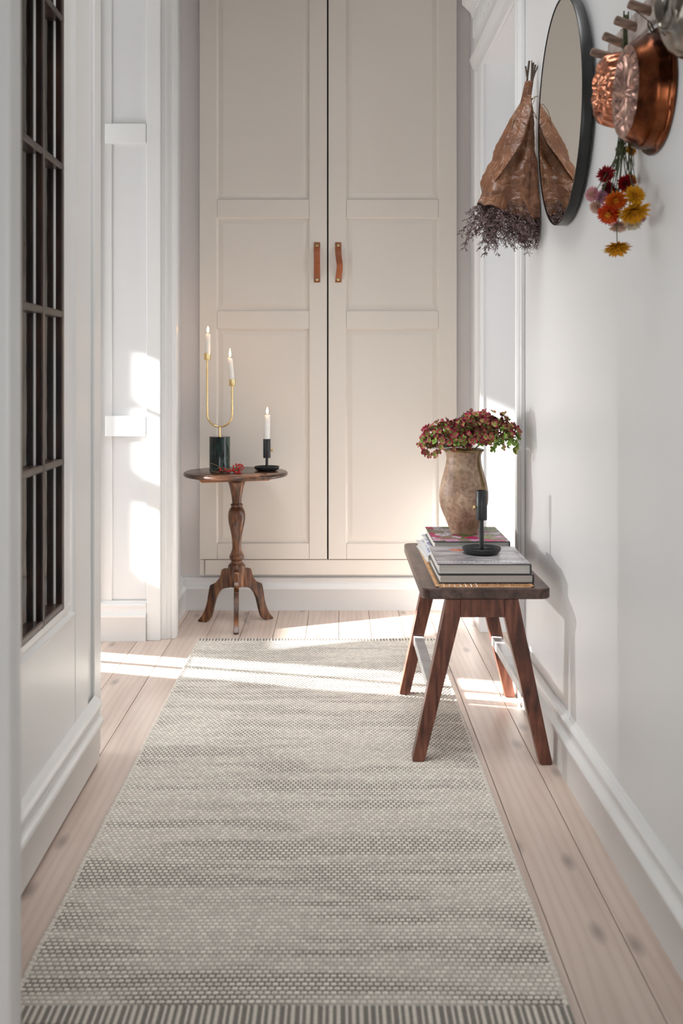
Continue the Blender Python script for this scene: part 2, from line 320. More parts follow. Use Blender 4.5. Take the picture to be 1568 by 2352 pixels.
# ------------------------------------------------------------------ the room shell
def wx(y): return .575 + (3.1 - y) * .0103         # face of the right wall
H = 3.15
fl = struct(B().box(-3.0, 2.8, -1.7, 5.3, -.08, -.021).build('floor', M['gap'], smooth=False), 'floor of long whitewashed pine boards')
mesh_board = None
k0 = -21
for k in range(-21, 23):
    x0 = .0064 + .1253 * (k - 1)
    if k == -21 or mesh_board is None:
        b = B().box(0.0007, .1246, -1.65, 5.2, -.02, 0); o = b.build('board', M['pine'], fl, bevel=.0012, smooth=False); mesh_board = o.data
    else:
        o = bpy.data.objects.new('board', mesh_board); C.objects.link(o); o.parent = fl
        md = o.modifiers.new('bevel', 'BEVEL'); md.width = .0012; md.segments = 2
    o.location = (x0, 0, 0)
struct(B().box(-3.0, 2.8, -1.7, 5.3, H, H + .1).build('ceiling', M['ceil'], smooth=False))

# right wall with its doorway
b = B()
def rw(y0, y1, z0, z1, t=.20):
    b.prism([(wx(y0), y0), (wx(y1), y1), (wx(y1) + t, y1), (wx(y0) + t, y0)], 'z', z0, z1)
rw(-1.6, 3.16, 0, H); rw(3.16, 3.87, 2.193, H); rw(3.87, 4.75, 0, H)
struct(b.build('wall_right', M['wall'], smooth=False))
struct(B().box(.77, 2.6, 3.95, 4.1, 0, H).build('wall_right_room_far', M['wallwarm'], smooth=False))
b = B(); b.box(2.5, 2.6, 1.6, 3.95, 0, .5); b.box(2.5, 2.6, 1.6, 3.95, 2.3, H); b.box(2.5, 2.6, 1.6, 2.0, .5, 2.3); b.box(2.5, 2.6, 3.3, 3.95, .5, 2.3)
struct(b.build('wall_right_room_side', M['wall'], smooth=False))
struct(B().box(.8, 2.6, 1.5, 1.6, 0, H).build('wall_right_room_near', M['wall'], smooth=False))

BB = [(0, 0), (.022, 0), (.022, .083), (.0255, .087), (.0265, .093), (.0245, .098), (.016, .103), (.0115, .111), (.012, .122), (.016, .128), (.0165, .133), (.0135, .138), (.006, .1405), (.004, .147), (0, .147)]
b = B().sweep(BB, (wx(-1.6), -1.6, 0), (wx(3.02), 3.02, 0), (-1, 0, 0))
struct(b.build('baseboard_right', M['paint'], angle=50))
# casing of the right doorway: plinth block, near jamb casing, far casing, carved header
def casing(y0, y1, z0, z1, flip=False):
    x = wx((y0 + y1) / 2); d = y1 - y0
    prof = [(0, .0), (.013, 0), (.015, .1), (.010, .16), (.010, .6), (.013, .66), (.019, .72), (.021, .8), (.019, .88), (.012, .92), (.012, 1), (0, 1)]
    pts = [(x - a, (y1 - t * d) if flip else (y0 + t * d)) for a, t in prof]
    return B().prism(pts, 'z', z0, z1)
x = wx(3.1)
b = casing(3.065, 3.165, .17, 2.30, True); b.box(x - .020, x, 3.0, 3.165, 0, .17)
struct(b.build('trim_1', M['paint'], bevel=.0015), 'white casing of the right doorway, side nearer the bench')
b = casing(3.865, 4.02, .17, 2.20); b.box(x - .026, x + .01, 3.862, 4.03, 0, .17)
struct(b.build('trim_2', M['paint'], bevel=.0015), 'white casing of the right doorway, side by the wardrobe')
hd = B()
hp = [(0, 2.193), (.012, 2.193), (.014, 2.205), (.012, 2.225), (.02, 2.235), (.024, 2.247), (.030, 2.258), (.030, 2.27), (.022, 2.278), (.012, 2.283), (.012, 2.43), (.022, 2.44), (.026, 2.455), (.045, 2.475), (.060, 2.49), (.062, 2.53), (.05, 2.55), (0, 2.55)]
hd.sweep(hp, (x, 2.98, 0), (wx(4.05), 4.05, 0), (-1, 0, 0))
hdo = struct(hd.build('trim_3', M['paint'], angle=50), 'moulded header over the right doorway with a carved frieze')
rib = None
for i in range(30):
    y = 3.02 + i * .0345
    if rib is None:
        q = B().lathe([(.0, 0), (.007, .004), (.009, .012), (.009, .075), (.005, .083), (0.001, .086)], Matrix.Translation((0, 0, 0)), 10)
        o = q.build('flute', M['paint'], hdo); rib = o.data
        q = B().ball((0, 0, 0), .008, 10, 6); bead = q.build('bead', M['paint'], hdo); beadm = bead.data
    else:
        o = bpy.data.objects.new('flute', rib); C.objects.link(o); o.parent = hdo
        bead = bpy.data.objects.new('bead', beadm); C.objects.link(bead); bead.parent = hdo
    o.location = (wx(y) - .013, y, 2.345); bead.location = (wx(y) - .018, y, 2.436)

# back wall around the wardrobe
b = B(); b.box(-.66, -.577, 4.24, 4.75, 0, H); b.box(.505, .78, 4.24, 4.75, 0, H); b.box(-.577, .505, 4.243, 4.75, 0, .1505); b.box(-.577, .505, 4.24, 4.75, 2.92, H)
b.box(-.577, .505, 4.72, 4.75, .15, 2.92)
struct(b.build('wall_back', M['wallwarm'], smooth=False))
b = B().sweep(BB, (-.66, 4.242, 0), (.575, 4.242, 0), (0, -1, 0))
struct(b.build('baseboard_back', M['paint'], angle=50))
# left: wall pier between hall and left room
struct(B().box(-1.3, -.66, 3.762, 4.75, 0, H).build('wall_left_far', M['wall'], smooth=False))
b = B().sweep(BB, (-.66, 3.86, 0), (-.66, 4.22, 0), (1, 0, 0))
struct(b.build('baseboard_left_far', M['paint'], angle=50))
b = B(); b.prism([(-.6605, 3.758), (-.6535, 3.7585), (-.645, 3.760), (-.640, 3.768), (-.625, 3.770), (-.622, 3.767), (-.614, 3.769), (-.609, 3.775), (-.606, 3.780), (-.606, 3.82), (-.612, 3.826), (-.612, 3.86), (-.618, 3.87), (-.6605, 3.87)], 'z', 0, H)
struct(b.build('trim_4', M['paint'], bevel=.0015), 'white moulded casing at the end of the left wall')
# boarded panel of the pier facing the camera
b = B(); b.box(-1.3, -.8875, 3.745, 3.763, 0, H); b.box(-.7125, -.6605, 3.742, 3.763, 0, H); b.box(-.8875, -.845, 3.757, 3.763, 0, H)
pn = struct(b.build('trim_5', M['paint'], bevel=.002), 'white boarded panel left of the wardrobe')
for z0, z1 in ((1.859, 1.933), (.7636, .840)):
    B().prism([(-.868, 3.745), (-.862, 3.741), (-.7135, 3.741), (-.7135, 3.763), (-.868, 3.763)], 'z', z0, z1).build('rail', M['paint'], pn, bevel=.0015)
b = B().sweep(BB, (-1.3, 3.757, 0), (-.7135, 3.757, 0), (0, -1, 0))
struct(b.build('baseboard_left_room', M['paint'], angle=50))
# left room walls with the sun window and an added light slot
b = B()
X0, X1 = -2.7, -2.6
yb = [-.2, 2.62, 2.72, 3.0, 3.83, 4.06, 5.2]
def lw(y0, y1, z0, z1): b.box(X0, X1, y0, y1, z0, z1)
lw(-.2, 2.47, 0, H); lw(2.47, 2.60, 0, 1.72); lw(2.47, 2.60, 2.36, H)
lw(2.60, 3.012, 0, 1.08); lw(2.60, 3.012, 1.95, H)
lw(3.012, 3.855, 0, H); lw(3.855, 4.045, 0, .50); lw(3.855, 4.045, 1.02, H); lw(4.045, 5.3, 0, H)  # narrow slot added to shape the streak spot's beam
struct(b.build('wall_left_room_side', M['wall'], smooth=False))
b = B(); b.box(X0 + .03, X1 - .03, 2.60, 3.012, 1.375, 1.475); b.box(X0 + .03, X1 - .03, 2.60, 3.012, 1.725, 1.745)
struct(b.build('window_1', M['paint'], smooth=False), 'frame of the window in the left room')
b = B(); b.box(X0 + .03, X1 - .03, 3.943, 3.957, .50, 1.02)  # added bar splitting the beam into separate streaks
struct(b.build('slot_bar', M['paint'], smooth=False), 'added bar in the unseen slot that shapes the rug streaks')
struct(B().box(-2.7, -1.3, 5.2, 5.3, 0, H).build('wall_left_room_far', M['wall'], smooth=False))
struct(B().box(-2.7, -.66, -.3, -.2, 0, H).build('wall_left_room_near', M['wall'], smooth=False))
struct(B().box(-.70, -.625, -1.6, 1.42, 0, H).build('wall_left', M['wall'], smooth=False))
b = B().box(-.70, -.62, 1.42, 3.76, 2.45, H)
struct(b.build('wall_left_lintel', M['wall'], smooth=False))
struct(B().box(-.72, .72, -1.7, -1.6, 0, H).build('wall_behind', M['wall'], smooth=False))
# casing the photograph is taken past
b = B(); b.prism([(-.625, 1.20), (-.3935, 1.20), (-.3915, 1.203), (-.3915, 1.242), (-.395, 1.245), (-.625, 1.245)], 'z', 0, H)
struct(b.build('trim_6', M['paint'], bevel=.003), 'blurred white doorway casing at the left edge')

# ------------------------------------------------------------------ glazed door leaf on the left
# the leaf turns a little away from the hall axis
def dx(y): return -.6215 + (2.638 - y) * .0160
door = bpy.data.objects.new('door_1', None); C.objects.link(door); struct(door, 'open white door with a dark brown glazed lattice')
DZ = 2.40; zb = .467; gy1 = 2.267; gy0 = 1.44
door.location = (-.6215, 2.638, 0); door.rotation_euler = (0, 0, math.atan(.0160))
def dl(y): return y - 2.638       # along the leaf
T = -.042
b = B()
b.box(T, 0, dl(2.36), dl(2.495), .012, DZ)             # lock stile
b.box(T, -.008, dl(2.495), dl(2.56), .012, DZ)         # recessed band
b.box(T, 0, dl(2.56), 0, .012, DZ)                     # edge strip
b.box(T, 0, dl(1.40), dl(2.36), .012, zb - .035)       # bottom rail
b.box(T, 0, dl(1.40), dl(2.36), 2.26, DZ)
b.build('door_leaf', M['paint'], door, bevel=.004, seg=3)
# bevelled moulding round the glass
b = B()
b.prism([(-.030, dl(gy1)), (-.002, dl(gy1)), (-.001, dl(gy1) + .03), (-.0035, dl(gy1) + .045), (.001, dl(2.342)), (.0045, dl(2.348)), (.0045, dl(2.356)), (.001, dl(2.361)), (-.030, dl(2.361))], 'z', zb - .036, 2.26)
b.prism([(-.030, zb), (-.002, zb), (-.001, zb - .012), (-.0035, zb - .017), (.001, zb - .026), (.0045, zb - .029), (.0045, zb - .034), (.001, zb - .037), (-.030, zb - .037)], 'y', dl(1.40), dl(2.355))
b.build('glazing_bead', M['paint'], door, bevel=.0008)
# kick moulding
KP = [(0, .012), (.012, .012), (.014, .095), (.021, .103), (.024, .113), (.020, .124), (.012, .130), (.013, .142), (.019, .150), (.019, .160), (.010, .170), (0, .176)]
b = B().sweep(KP, (0, dl(1.40), 0), (0, dl(2.560), 0), (1, 0, 0)); b.build('kick_moulding', M['paint'], door, angle=50)
# brown lattice: muntins with glass set back
zs = [zb + .008, .800, 1.133, 1.465, 1.797, 2.13, 2.25]
GX = -.019
yl = [2.2665 - .157 * k for k in range(6)]
for k, yf in enumerate(yl):
    w = .020
    b = B().prism([(GX - .006, dl(yf)), (-.003, dl(yf)), (-.0015, dl(yf - .003)), (-.0015, dl(yf - w + .003)), (-.004, dl(yf - w)), (GX - .006, dl(yf - w))], 'z', zb, 2.258); b.build('upright_muntin', M['brown'], door, bevel=.0006)
for z in zs:
    b = B().prism([(GX - .006, z - .008), (-.004, z - .008), (-.0018, z - .005), (-.0018, z + .005), (-.004, z + .008), (GX - .006, z + .008)], 'y', dl(1.42), dl(2.266)); b.build('cross_muntin', M['brown'], door)
for k, yf in enumerate(yl):
    B().prism([(GX - .0034, dl(yf) - .001), (GX - .0034, dl(yf - .019)), (GX - .008, dl(yf - .018)), (GX - .008, dl(yf) - .003)], 'z', zb, 2.258).build('inner_muntin', M['innerbar'], door)
    if k < 5: B().prism([(GX, dl(yf - .0198)), (GX + .0035, dl(yf - .0198)), (GX, dl(yf - .0245))], 'z', zb + .01, 2.25).build('putty', M['paint'], door)
for i in range(6):
    for k in range(5):
        B().box(GX - .003, GX, dl(yl[k + 1]) - .004, dl(yl[k] - .020) + .004, zs[i] + .004, zs[i + 1] - .004).build('pane', M['glass'], door, smooth=False)

# ------------------------------------------------------------------ wardrobe
wd = thing('wardrobe', 'tall cream built-in wardrobe with two panelled doors and leather straps', 'wardrobe', (-.04, 4.4, .1505))
b = B(); b.box(-.577, -.559, 4.222, 4.70, .151, 2.90); b.box(.487, .505, 4.222, 4.70, .151, 2.90); b.box(-.559, .487, 4.26, 4.70, .151, .19); b.box(-.559, .487, 4.26, 4.70, 2.85, 2.90)
b.box(-.559, .487, 4.66, 4.70, .19, 2.85)
b.build('carcass', M['bookdark'], wd, smooth=False)
b = B(); b.box(-.555, .505, 4.204, 4.222, .153, .2165); b.build('plinth', M['cream'], wd, bevel=.0015)
b = B(); b.box(-.577, -.5575, 4.207, 4.222, .151, .2165); b.build('filler_strip', M['cream'], wd, bevel=.001)
b = B(); b.box(-.577, .505, 4.204, 4.222, 2.803, 2.90); b.build('top_rail', M['cream'], wd, bevel=.0015)
def wdoor(x0, x1, xi0, xi1):
    y0, y1 = 4.198, 4.218
    b = B()
    b.box(x0, xi0, y0, y1, .2195, 2.80); b.box(xi1, x1, y0, y1, .2195, 2.80)
    for za, zb_ in ((.2195, .286), (1.186, 1.261), (1.652, 1.7286), (2.72, 2.80)): b.box(xi0 + .0006, xi1 - .0006, y0 + .0004, y1, za, zb_)
    d = b.build('door', M['cream'], wd, bevel=.0022, seg=3)
    for za, zb_ in ((.286, 1.186), (1.261, 1.652), (1.7286, 2.72)):
        def rect(i, y): return [(xi0 + i, y, za + i), (xi1 - i, y, za + i), (xi1 - i, y, zb_ - i), (xi0 + i, y, zb_ - i)]
        v = rect(0, y0 + .0045) + rect(.004, y0 + .0105) + rect(.009, y0 + .0105) + rect(.026, y0 + .0065) + rect(-.0, y1 - .001)
        f = []
        for r_ in range(3):
            for j in range(4): f.append((r_ * 4 + j, r_ * 4 + (j + 1) % 4, r_ * 4 + 4 + (j + 1) % 4, r_ * 4 + 4 + j))
        f.append((12, 13, 14, 15)); f.append((19, 18, 17, 16))
        for j in range(4): f.append((j, 16 + j, 16 + (j + 1) % 4, (j + 1) % 4))
        B()._add(v, f).build('panel', M['cream'], d, smooth=False)
    return d
wdoor(-.577, -.0425, -.504, -.117); wdoor(-.0365, .502, .038, .4255)
def strap(xc, bend, lab=None):
    z0, z1 = 1.380, 1.548; n = 28; w = .0128; v = []; f = []
    for i in range(n + 1):
        t = i / n; z = z0 + (z1 - z0) * t
        out = .024 * max(0, math.sin(math.pi * min(1, max(0, (t - .10) / .8)))) ** .75 if .1 < t < .9 else 0
        if t < .5: out *= 1.12
        xs = xc + bend * math.exp(-((t - .38) / .22) ** 2) - bend * .0
        for (a, d) in ((-w, .0), (w, .0), (w, .003), (-w, .003)): v.append((xs + a, 4.1975 - out - d, z))
    for i in range(n):
        for j in range(4): f.append((i * 4 + j, i * 4 + (j + 1) % 4, i * 4 + 4 + (j + 1) % 4, i * 4 + 4 + j))
    f += [(0, 1, 2, 3), (n * 4 + 3, n * 4 + 2, n * 4 + 1, n * 4)]
    h = B()._add(v, f).build('strap_handle', M['leather'], wd, bevel=.0006)
    for z in (z0 + .014, z1 - .013):
        B().lathe([(.0078, 0), (.0078, .001), (.0066, .0024), (.001, .003)], AX((xc, 4.1955, z), (0, -1, 0)), 20).build('brass_stud', M['screw'], h)
strap(-.0845, .0006); strap(.0045, .0065)
settle(wd)

# ------------------------------------------------------------------ round pedestal table
TC = (-.40, 3.99)
tb = thing('pedestal_table', 'small round walnut pedestal table with three curved legs', 'table', (TC[0], TC[1], 0))
b = B().lathe([(.001, .5905), (.196, .5905), (.203, .5925), (.2065, .597), (.2065, .602), (.204, .607), (.199, .6095), (.001, .610)], Matrix.Translation((TC[0] - .003, 3.985, 0)), 72)
b.build('tabletop', M['walnuttop'], tb, angle=60)
b = B().prism([(-.157, .5895), (.157, .5895), (.133, .5745), (-.133, .5655)], 'y', -.03, .03)
o = b.build('batten', M['batten'], tb, bevel=.002); o.location = (TC[0] - .003, TC[1], 0)
def zz(y): return 1 - ((1040 + y / 4.9) - 857) * 3.99 / 2300
prof = [(100, 325), (90, 345), (80, 380), (70, 430), (60, 480), (54, 530), (51, 562), (52, 568), (64, 572), (68, 582), (68, 592), (64, 602), (62, 606), (66, 612), (80, 630), (92, 660), (97, 700), (95, 750), (88, 800), (76, 850), (65, 900), (57, 950), (52, 1010), (50, 1060), (54, 1090), (64, 1120), (76, 1145), (83, 1165), (83, 1180), (78, 1190), (74, 1194), (76, 1200), (72, 1206), (62, 1212), (60, 1222), (66, 1232), (82, 1248), (94, 1260), (98, 1268), (98, 1272), (98, 1490), (94, 1498), (20, 1500)]
b = B().lathe([(r * .000353, zz(y)) for r, y in prof][::-1], Matrix.Translation((TC[0], TC[1], 0)), 40)
b.build('pedestal', M['walnut'], tb, angle=45)
lo = [(545, 1290), (536, 1335), (520, 1380), (480, 1430), (440, 1452), (417, 1462), (405, 1500), (395, 1560), (384, 1640), (370, 1700), (345, 1770), (315, 1825), (275, 1872), (278, 1884), (300, 1888), (370, 1888), (400, 1865), (425, 1825), (443, 1760), (458, 1690), (476, 1620), (500, 1565), (535, 1515), (570, 1493), (610, 1482), (640, 1480), (640, 1272), (610, 1266), (575, 1268), (555, 1275)]
for i, ang in enumerate((164, 34, -85)):
    poly = [((710 - x_) * .000353 * 1.07, max(.0, (zz(y) - zz(1888)))) for x_, y in lo]
    b = B().prism(poly, 'y', -.0098, .0098); o = b.build('leg', M['walnut'], tb, bevel=.003)
    o.location = (TC[0], TC[1], 0); o.rotation_euler = (0, 0, R(ang))
settle(tb)

# things on the round table
cs = (-.467, 3.985)
ch = thing('candle_holder', 'gilt u-shaped double candle holder on a dark green marble cylinder', 'candle holder', (cs[0], cs[1], .61))
B().lathe([(.039, .6105), (.0412, .612), (.0412, .7465), (.0405, .7480), (.001, .7482)], Matrix.Translation((cs[0], cs[1], 0)), 48).build('marble_base', M['marble'], ch)
pts = []; rU = .0495; zc = .7865 + rU
zL = 1 - (826 - 857) * cs[1] / F; zR = 1 - (886 - 857) * cs[1] / F
pts.append((cs[0] - rU, cs[1], zL))
pts += [(cs[0] + rU * math.cos(a), cs[1], zc + rU * math.sin(a)) for a in [math.pi + math.pi * i / 24 for i in range(25)]]
pts.append((cs[0] + rU, cs[1], zR))
B().tube(pts, .0038, 14).build('brass_arm', M['brass'], ch)
b = B().tube([(cs[0], cs[1], .748), (cs[0], cs[1], zc - rU)], .0040, 14); b.lathe([(.008, .7482), (.008, .7505), (.004, .751)], Matrix.Translation((cs[0], cs[1], 0)), 20); b.build('brass_stem', M['brass'], ch)
for sx, z in ((-1, zL), (1, zR)):
    B().lathe([(.0128, z - .001), (.0130, z), (.0130, z + .0255), (.0118, z + .0258), (.0118, z + .004), (.001, z + .004)], Matrix.Translation((cs[0] + sx * rU, cs[1], 0)), 28).build('candle_cup', M['brass'], ch)
settle(ch)
def candle(name_label, x, y, z0, h, r, tilt=0, slant=0, flame_h=.03, wick=(0, 0)):
    cd = thing('candle', name_label, 'candle', (x, y, z0), 'lit white candles')
    top = z0 + h
    def md(i, t, rr, hh): return (rr * (1 + .02 * math.sin(3 * t + i)), hh + (slant * math.cos(t) * rr / r if i >= 4 else 0))
    b = B().lathe([(r * .99, 0), (r, .002), (r * 1.0, h * .4), (r * .985, h * .7), (r * .98, h - .003), (r * .9, h), (r * .6, h - .0015), (.0006, h - .002)], Matrix(), 24, md)
    m = Matrix.Translation((x, y, z0)) @ Matrix.Rotation(tilt, 4, 'Y')
    b.v = [tuple(m @ Vector(p)) for p in b.v]
    wax = b.build('wax', M['wax'], cd, angle=60)
    tp = m @ Vector((0, 0, h - .003))
    B().tube([tp, tp + Vector((.0005, 0, .004)), tp + Vector((wick[0], 0, .009 + wick[1]))], .0011, 6).build('wick', M['wick'], cd)
    fp = tp + Vector((.0, 0, .006))
    B().lathe([(.0006, 0), (.0028, .003), (.0042, .009), (.0044, .013), (.0036, .019), (.0022, .025), (.0009, flame_h), (.0002, flame_h + .002)], Matrix.Translation(fp), 14).build('flame', M['flame'], cd)
    l = bpy.data.lights.new('flame_light', 'POINT'); l.energy = .06; l.color = (1, .52, .22); l.shadow_soft_size = .006
    lo_ = bpy.data.objects.new('flame_light', l); C.objects.link(lo_); lo_.location = fp + Vector((0, -.012, .014))
    settle(cd)
candle('lit candle in the higher gilt cup on the left', cs[0] - rU + .001, cs[1], zL + .0045, .098, .0112, R(1), .0006, .026, (.002, 0))
candle('leaning lit candle in the lower gilt cup', cs[0] + rU - .0005, cs[1], zR + .0045, .106, .0108, R(-4.5), -.0030, .034, (.0005, 0))
bh = (-.281, 4.005)
def black_holder(label, x, y, z, k, knob_side, hcup0, hcup1, rd, rc):
    h = thing('candlestick', label, 'candlestick', (x, y, z), 'black iron candlesticks')
    m = Matrix.Translation((x, y, z))
    B().lathe([(.001, .0005), (rd * .72, .0005), (rd * .86, .003), (rd * .97, .010), (rd, .0165), (rd * .985, .0175), (rd * .965, .0165), (rd * .93, .010), (rd * .82, .0055), (rd * .6, .0045), (.001, .0045)], m, 56).build('drip_tray', M['black'], h, angle=50)
    B().tube([(x, y, z + .004), (x, y, z + hcup0)], k, 20).build('stem', M['black'], h)
    B().lathe([(.004, hcup0 - .001), (rc * .96, hcup0 - .001), (rc, hcup0 + .001), (rc, hcup1 - .001), (rc * .96, hcup1), (rc * .86, hcup1), (rc * .86, hcup1 - .02), (.001, hcup1 - .02)], m, 40).build('cup', M['black'], h, angle=50)
    c = Vector((x + knob_side * (rc - .001), y, z + hcup0 + (hcup1 - hcup0) * .42))
    B().lathe([(.0015, 0), (.0015, .004), (.0052, .004), (.0056, .0055), (.0056, .0085), (.005, .0095), (.001, .0098)], AX(c, (knob_side, -.25, 0)), 20).build('brass_knob', M['brass'], h)
    settle(h)
black_holder('black candlestick holding a lit candle on the round table', bh[0], bh[1], .6100, .0055, 1, .052, .127, .0505, .0148)
candle('lit candle in the black candlestick on the round table', bh[0] - .0005, bh[1], .61 + .1075, .114, .0122, R(1.2), .0008, .028, (-.004, -.004))

# sprig of red berries
sp = thing('berry_sprig', 'sprig of small red berries lying on the round table', 'berries', (-.40, 3.90, .61))
st = B(); zt = .6105
def PP(px, py, Y): return Vector(((px - VX) * Y / F, Y, 1 - (py - VY) * Y / F))
main = [PP(480, 1066, 3.93), PP(486, 1064, 3.92), PP(500, 1070, 3.915), PP(515, 1075, 3.91), PP(530, 1078, 3.905), PP(545, 1079, 3.90), PP(552, 1072, 3.90)]
st.tube(main, .0010, 6, .0007)
st.tube([PP(490, 1082, 3.91), PP(500, 1084, 3.905), PP(515, 1080, 3.905), PP(528, 1078, 3.90)], .0008, 6)
st.tube([PP(492, 1080, 3.91), PP(506, 1073, 3.91)], .0006, 6)
st.tube([PP(482, 1081, 3.90), PP(497, 1086, 3.90), PP(520, 1085, 3.90)], .0006, 6)
cl = []
random.seed(4)
for cx, cy, n, sx, sy in ((511, 1080, 9, 8, 4), (528, 1081, 9, 8, 4), (541, 1080, 10, 7, 6), (549, 1071, 12, 8, 6), (553, 1076, 8, 6, 6), (536, 1073, 3, 2, 4), (501, 1083, 1, 1, 1), (545, 1086, 3, 7, 1)):
    for i in range(n):
        px = cx + random.uniform(-sx, sx); py = cy + random.uniform(-sy, sy); Y = 3.90 + random.uniform(-.012, .012)
        p = PP(px, py, Y); p.z = max(p.z, zt + .0036); cl.append(p)
bm_ = None
for p in cl:
    st.tube([p, PP(535 + (p.x + .40) * 200, 1079, 3.905)], .0005, 4)
    if bm_ is None:
        q = B().ball((0, 0, 0), .0037, 12, 8); q.lathe([(.0008, .0036), (.0005, .0046)], Matrix(), 6); o = q.build('berry', M['berry'], sp); bm_ = o.data
    else: o = bpy.data.objects.new('berry', bm_); C.objects.link(o); o.parent = sp
    o.location = p; s_ = random.uniform(.8, 1.15); o.scale = (s_, s_, s_)
st.build('twig', M['twine'], sp); settle(sp)

# ------------------------------------------------------------------ bench
bn = thing('bench', 'narrow dark-stained wooden bench with a cane seat by the right wall', 'bench', (.375, 2.85, 0))
def rrect(x0, x1, y0, y1, r, n=6):
    out = []
    for cx, cy, a0 in ((x1 - r, y1 - r, 0), (x0 + r, y1 - r, 90), (x0 + r, y0 + r, 180), (x1 - r, y0 + r, 270)):
        for i in range(n + 1): a = R(a0 + 90 * i / n); out.append((cx + r * math.cos(a), cy + r * math.sin(a)))
    return out
O = rrect(.2155, .546, 2.552, 3.243, .026, 8); I = rrect(.2535, .5085, 2.572, 3.215, .004, 8); n = len(O)
Oi = rrect(.2175, .544, 2.554, 3.241, .025, 8)
zt, z0 = .450, .4235
v = [(x_, y, z0) for x_, y in Oi] + [(x_, y, z0 + .003) for x_, y in O] + [(x_, y, zt - .003) for x_, y in O] + [(x_, y, zt) for x_, y in Oi] + [(x_, y, zt) for x_, y in I] + [(x_, y, z0) for x_, y in I]
f = []
for a in range(6):
    for j in range(n): f.append((a * n + j, a * n + (j + 1) % n, ((a + 1) % 6) * n + (j + 1) % n, ((a + 1) % 6) * n + j))
B()._add(v, f).build('seat_frame', M['benchseat'], bn, angle=30)
cn = B()
for i in range(18): x_ = .2595 + i * .0144; cn.box(x_ - .0016, x_ + .0016, 2.588, 3.207, .4462, .4472)
for i in range(44): y = 2.593 + i * .0142; cn.box(.2560, .509, y - .0016, y + .0016, .4470, .4480)
for i in range(-18, 44):
    for sgn in (1, -1):
        a = Vector((.258, 2.60 + i * .0142, .4484)); 
        if sgn < 0: a = Vector((.507, 2.60 + i * .0142, .4488))
        e = a + Vector((sgn * .249, .249, 0))
        t0 = max(0, (2.592 - a.y) / .249); t1 = min(1, (3.203 - a.y) / .249)
        if t1 > t0: p = a.lerp(e, t0); q = a.lerp(e, t1); cn.tube([p, q], .0013, 4)
# binding strip round the cane
for (x0_, x1_, y0_, y1_) in ((.2537, .5083, 2.5725, 2.5835), (.2537, .5083, 3.204, 3.2147), (.2537, .2625, 2.5725, 3.2147), (.4995, .5083, 2.5725, 3.2147)): cn.box(x0_, x1_, y0_, y1_, .4475, .4497)
o = cn.build('cane_weave', M['cane'], bn, smooth=False); o['kind'] = 'stuff'
for fr, (ya, yb_) in enumerate(((2.553, 2.590), (3.085, 3.120))):
    xc = .3705
    for s_ in (-1, 1):
        z_ = .0085 if s_ < 0 else 0.0
        P_ = [(-.1785, z_ + .004), (-.1755, z_), (-.150, z_), (-.1465, z_ + .004), (-.0565, .377), (-.0565, .4232), (-.0920, .4232)]
        poly = [(xc - s_ * a, z) for a, z in P_]
        B().prism(poly, 'y', ya, yb_).build('leg', M['benchleg'], bn, bevel=.002)
    B().box(xc - .0562, xc + .0562, ya + .0006, yb_ - .0006, .377, .4230).build('apron', M['benchleg'], bn, bevel=.0012)
for xc in (.2505, .4905):
    B().box(xc - .0145, xc + .0145, 2.589, 3.0855, .163, .190).build('stretcher', M['greyrail'], bn, bevel=.001)['label'] = 'light grey stretcher rail'
settle(bn)

# ------------------------------------------------------------------ books
def book(label, x0, x1, y0, y1, z0, h, cover, group, rot=0, top=None, thick=.0028, spine=1, extra=None):
    xc, yc = (x0 + x1) / 2, (y0 + y1) / 2
    bk = thing('book', label, 'book', (xc, yc, z0), group); w, d = (x1 - x0) / 2, (y1 - y0) / 2
    b = B(); b.box(-w, w, -d, d, 0, thick); b.box(-w, w, -d, d, h - thick, h)
    a = [(w * spine, -d), (w * spine, d)]
    if spine > 0: b.prism([(w - .003, -d), (w + .001, -d), (w + .001, d), (w - .003, d)], 'z', thick * .8, h - thick * .8)
    else: b.prism([(-w - .001, -d), (-w + .003, -d), (-w + .003, d), (-w - .001, d)], 'z', thick * .8, h - thick * .8)
    c_ = b.build('cover', cover, bk, bevel=.0007)
    if top: B().box(-w + .0005, w - .0005, -d + .0005, d - .0005, h - .0002, h + .0003).build('cover_print', top, bk, smooth=False)
    e = .004
    b = B(); b.box(-w + (e if spine > 0 else .003), w - (.003 if spine > 0 else e), -d + e, d - e, thick, h - thick); b.build('pages', M['pages'], bk, smooth=False)
    bk.rotation_euler = (0, 0, rot)
    if extra: extra(bk, w, d, h)
    return bk
g = 'books on the bench'
z = .4501
book('dark-covered book lowest in the front stack on the bench', .2655, .5135, 2.617, 2.885, z, .0235, M['bookdark'], g, R(.2))
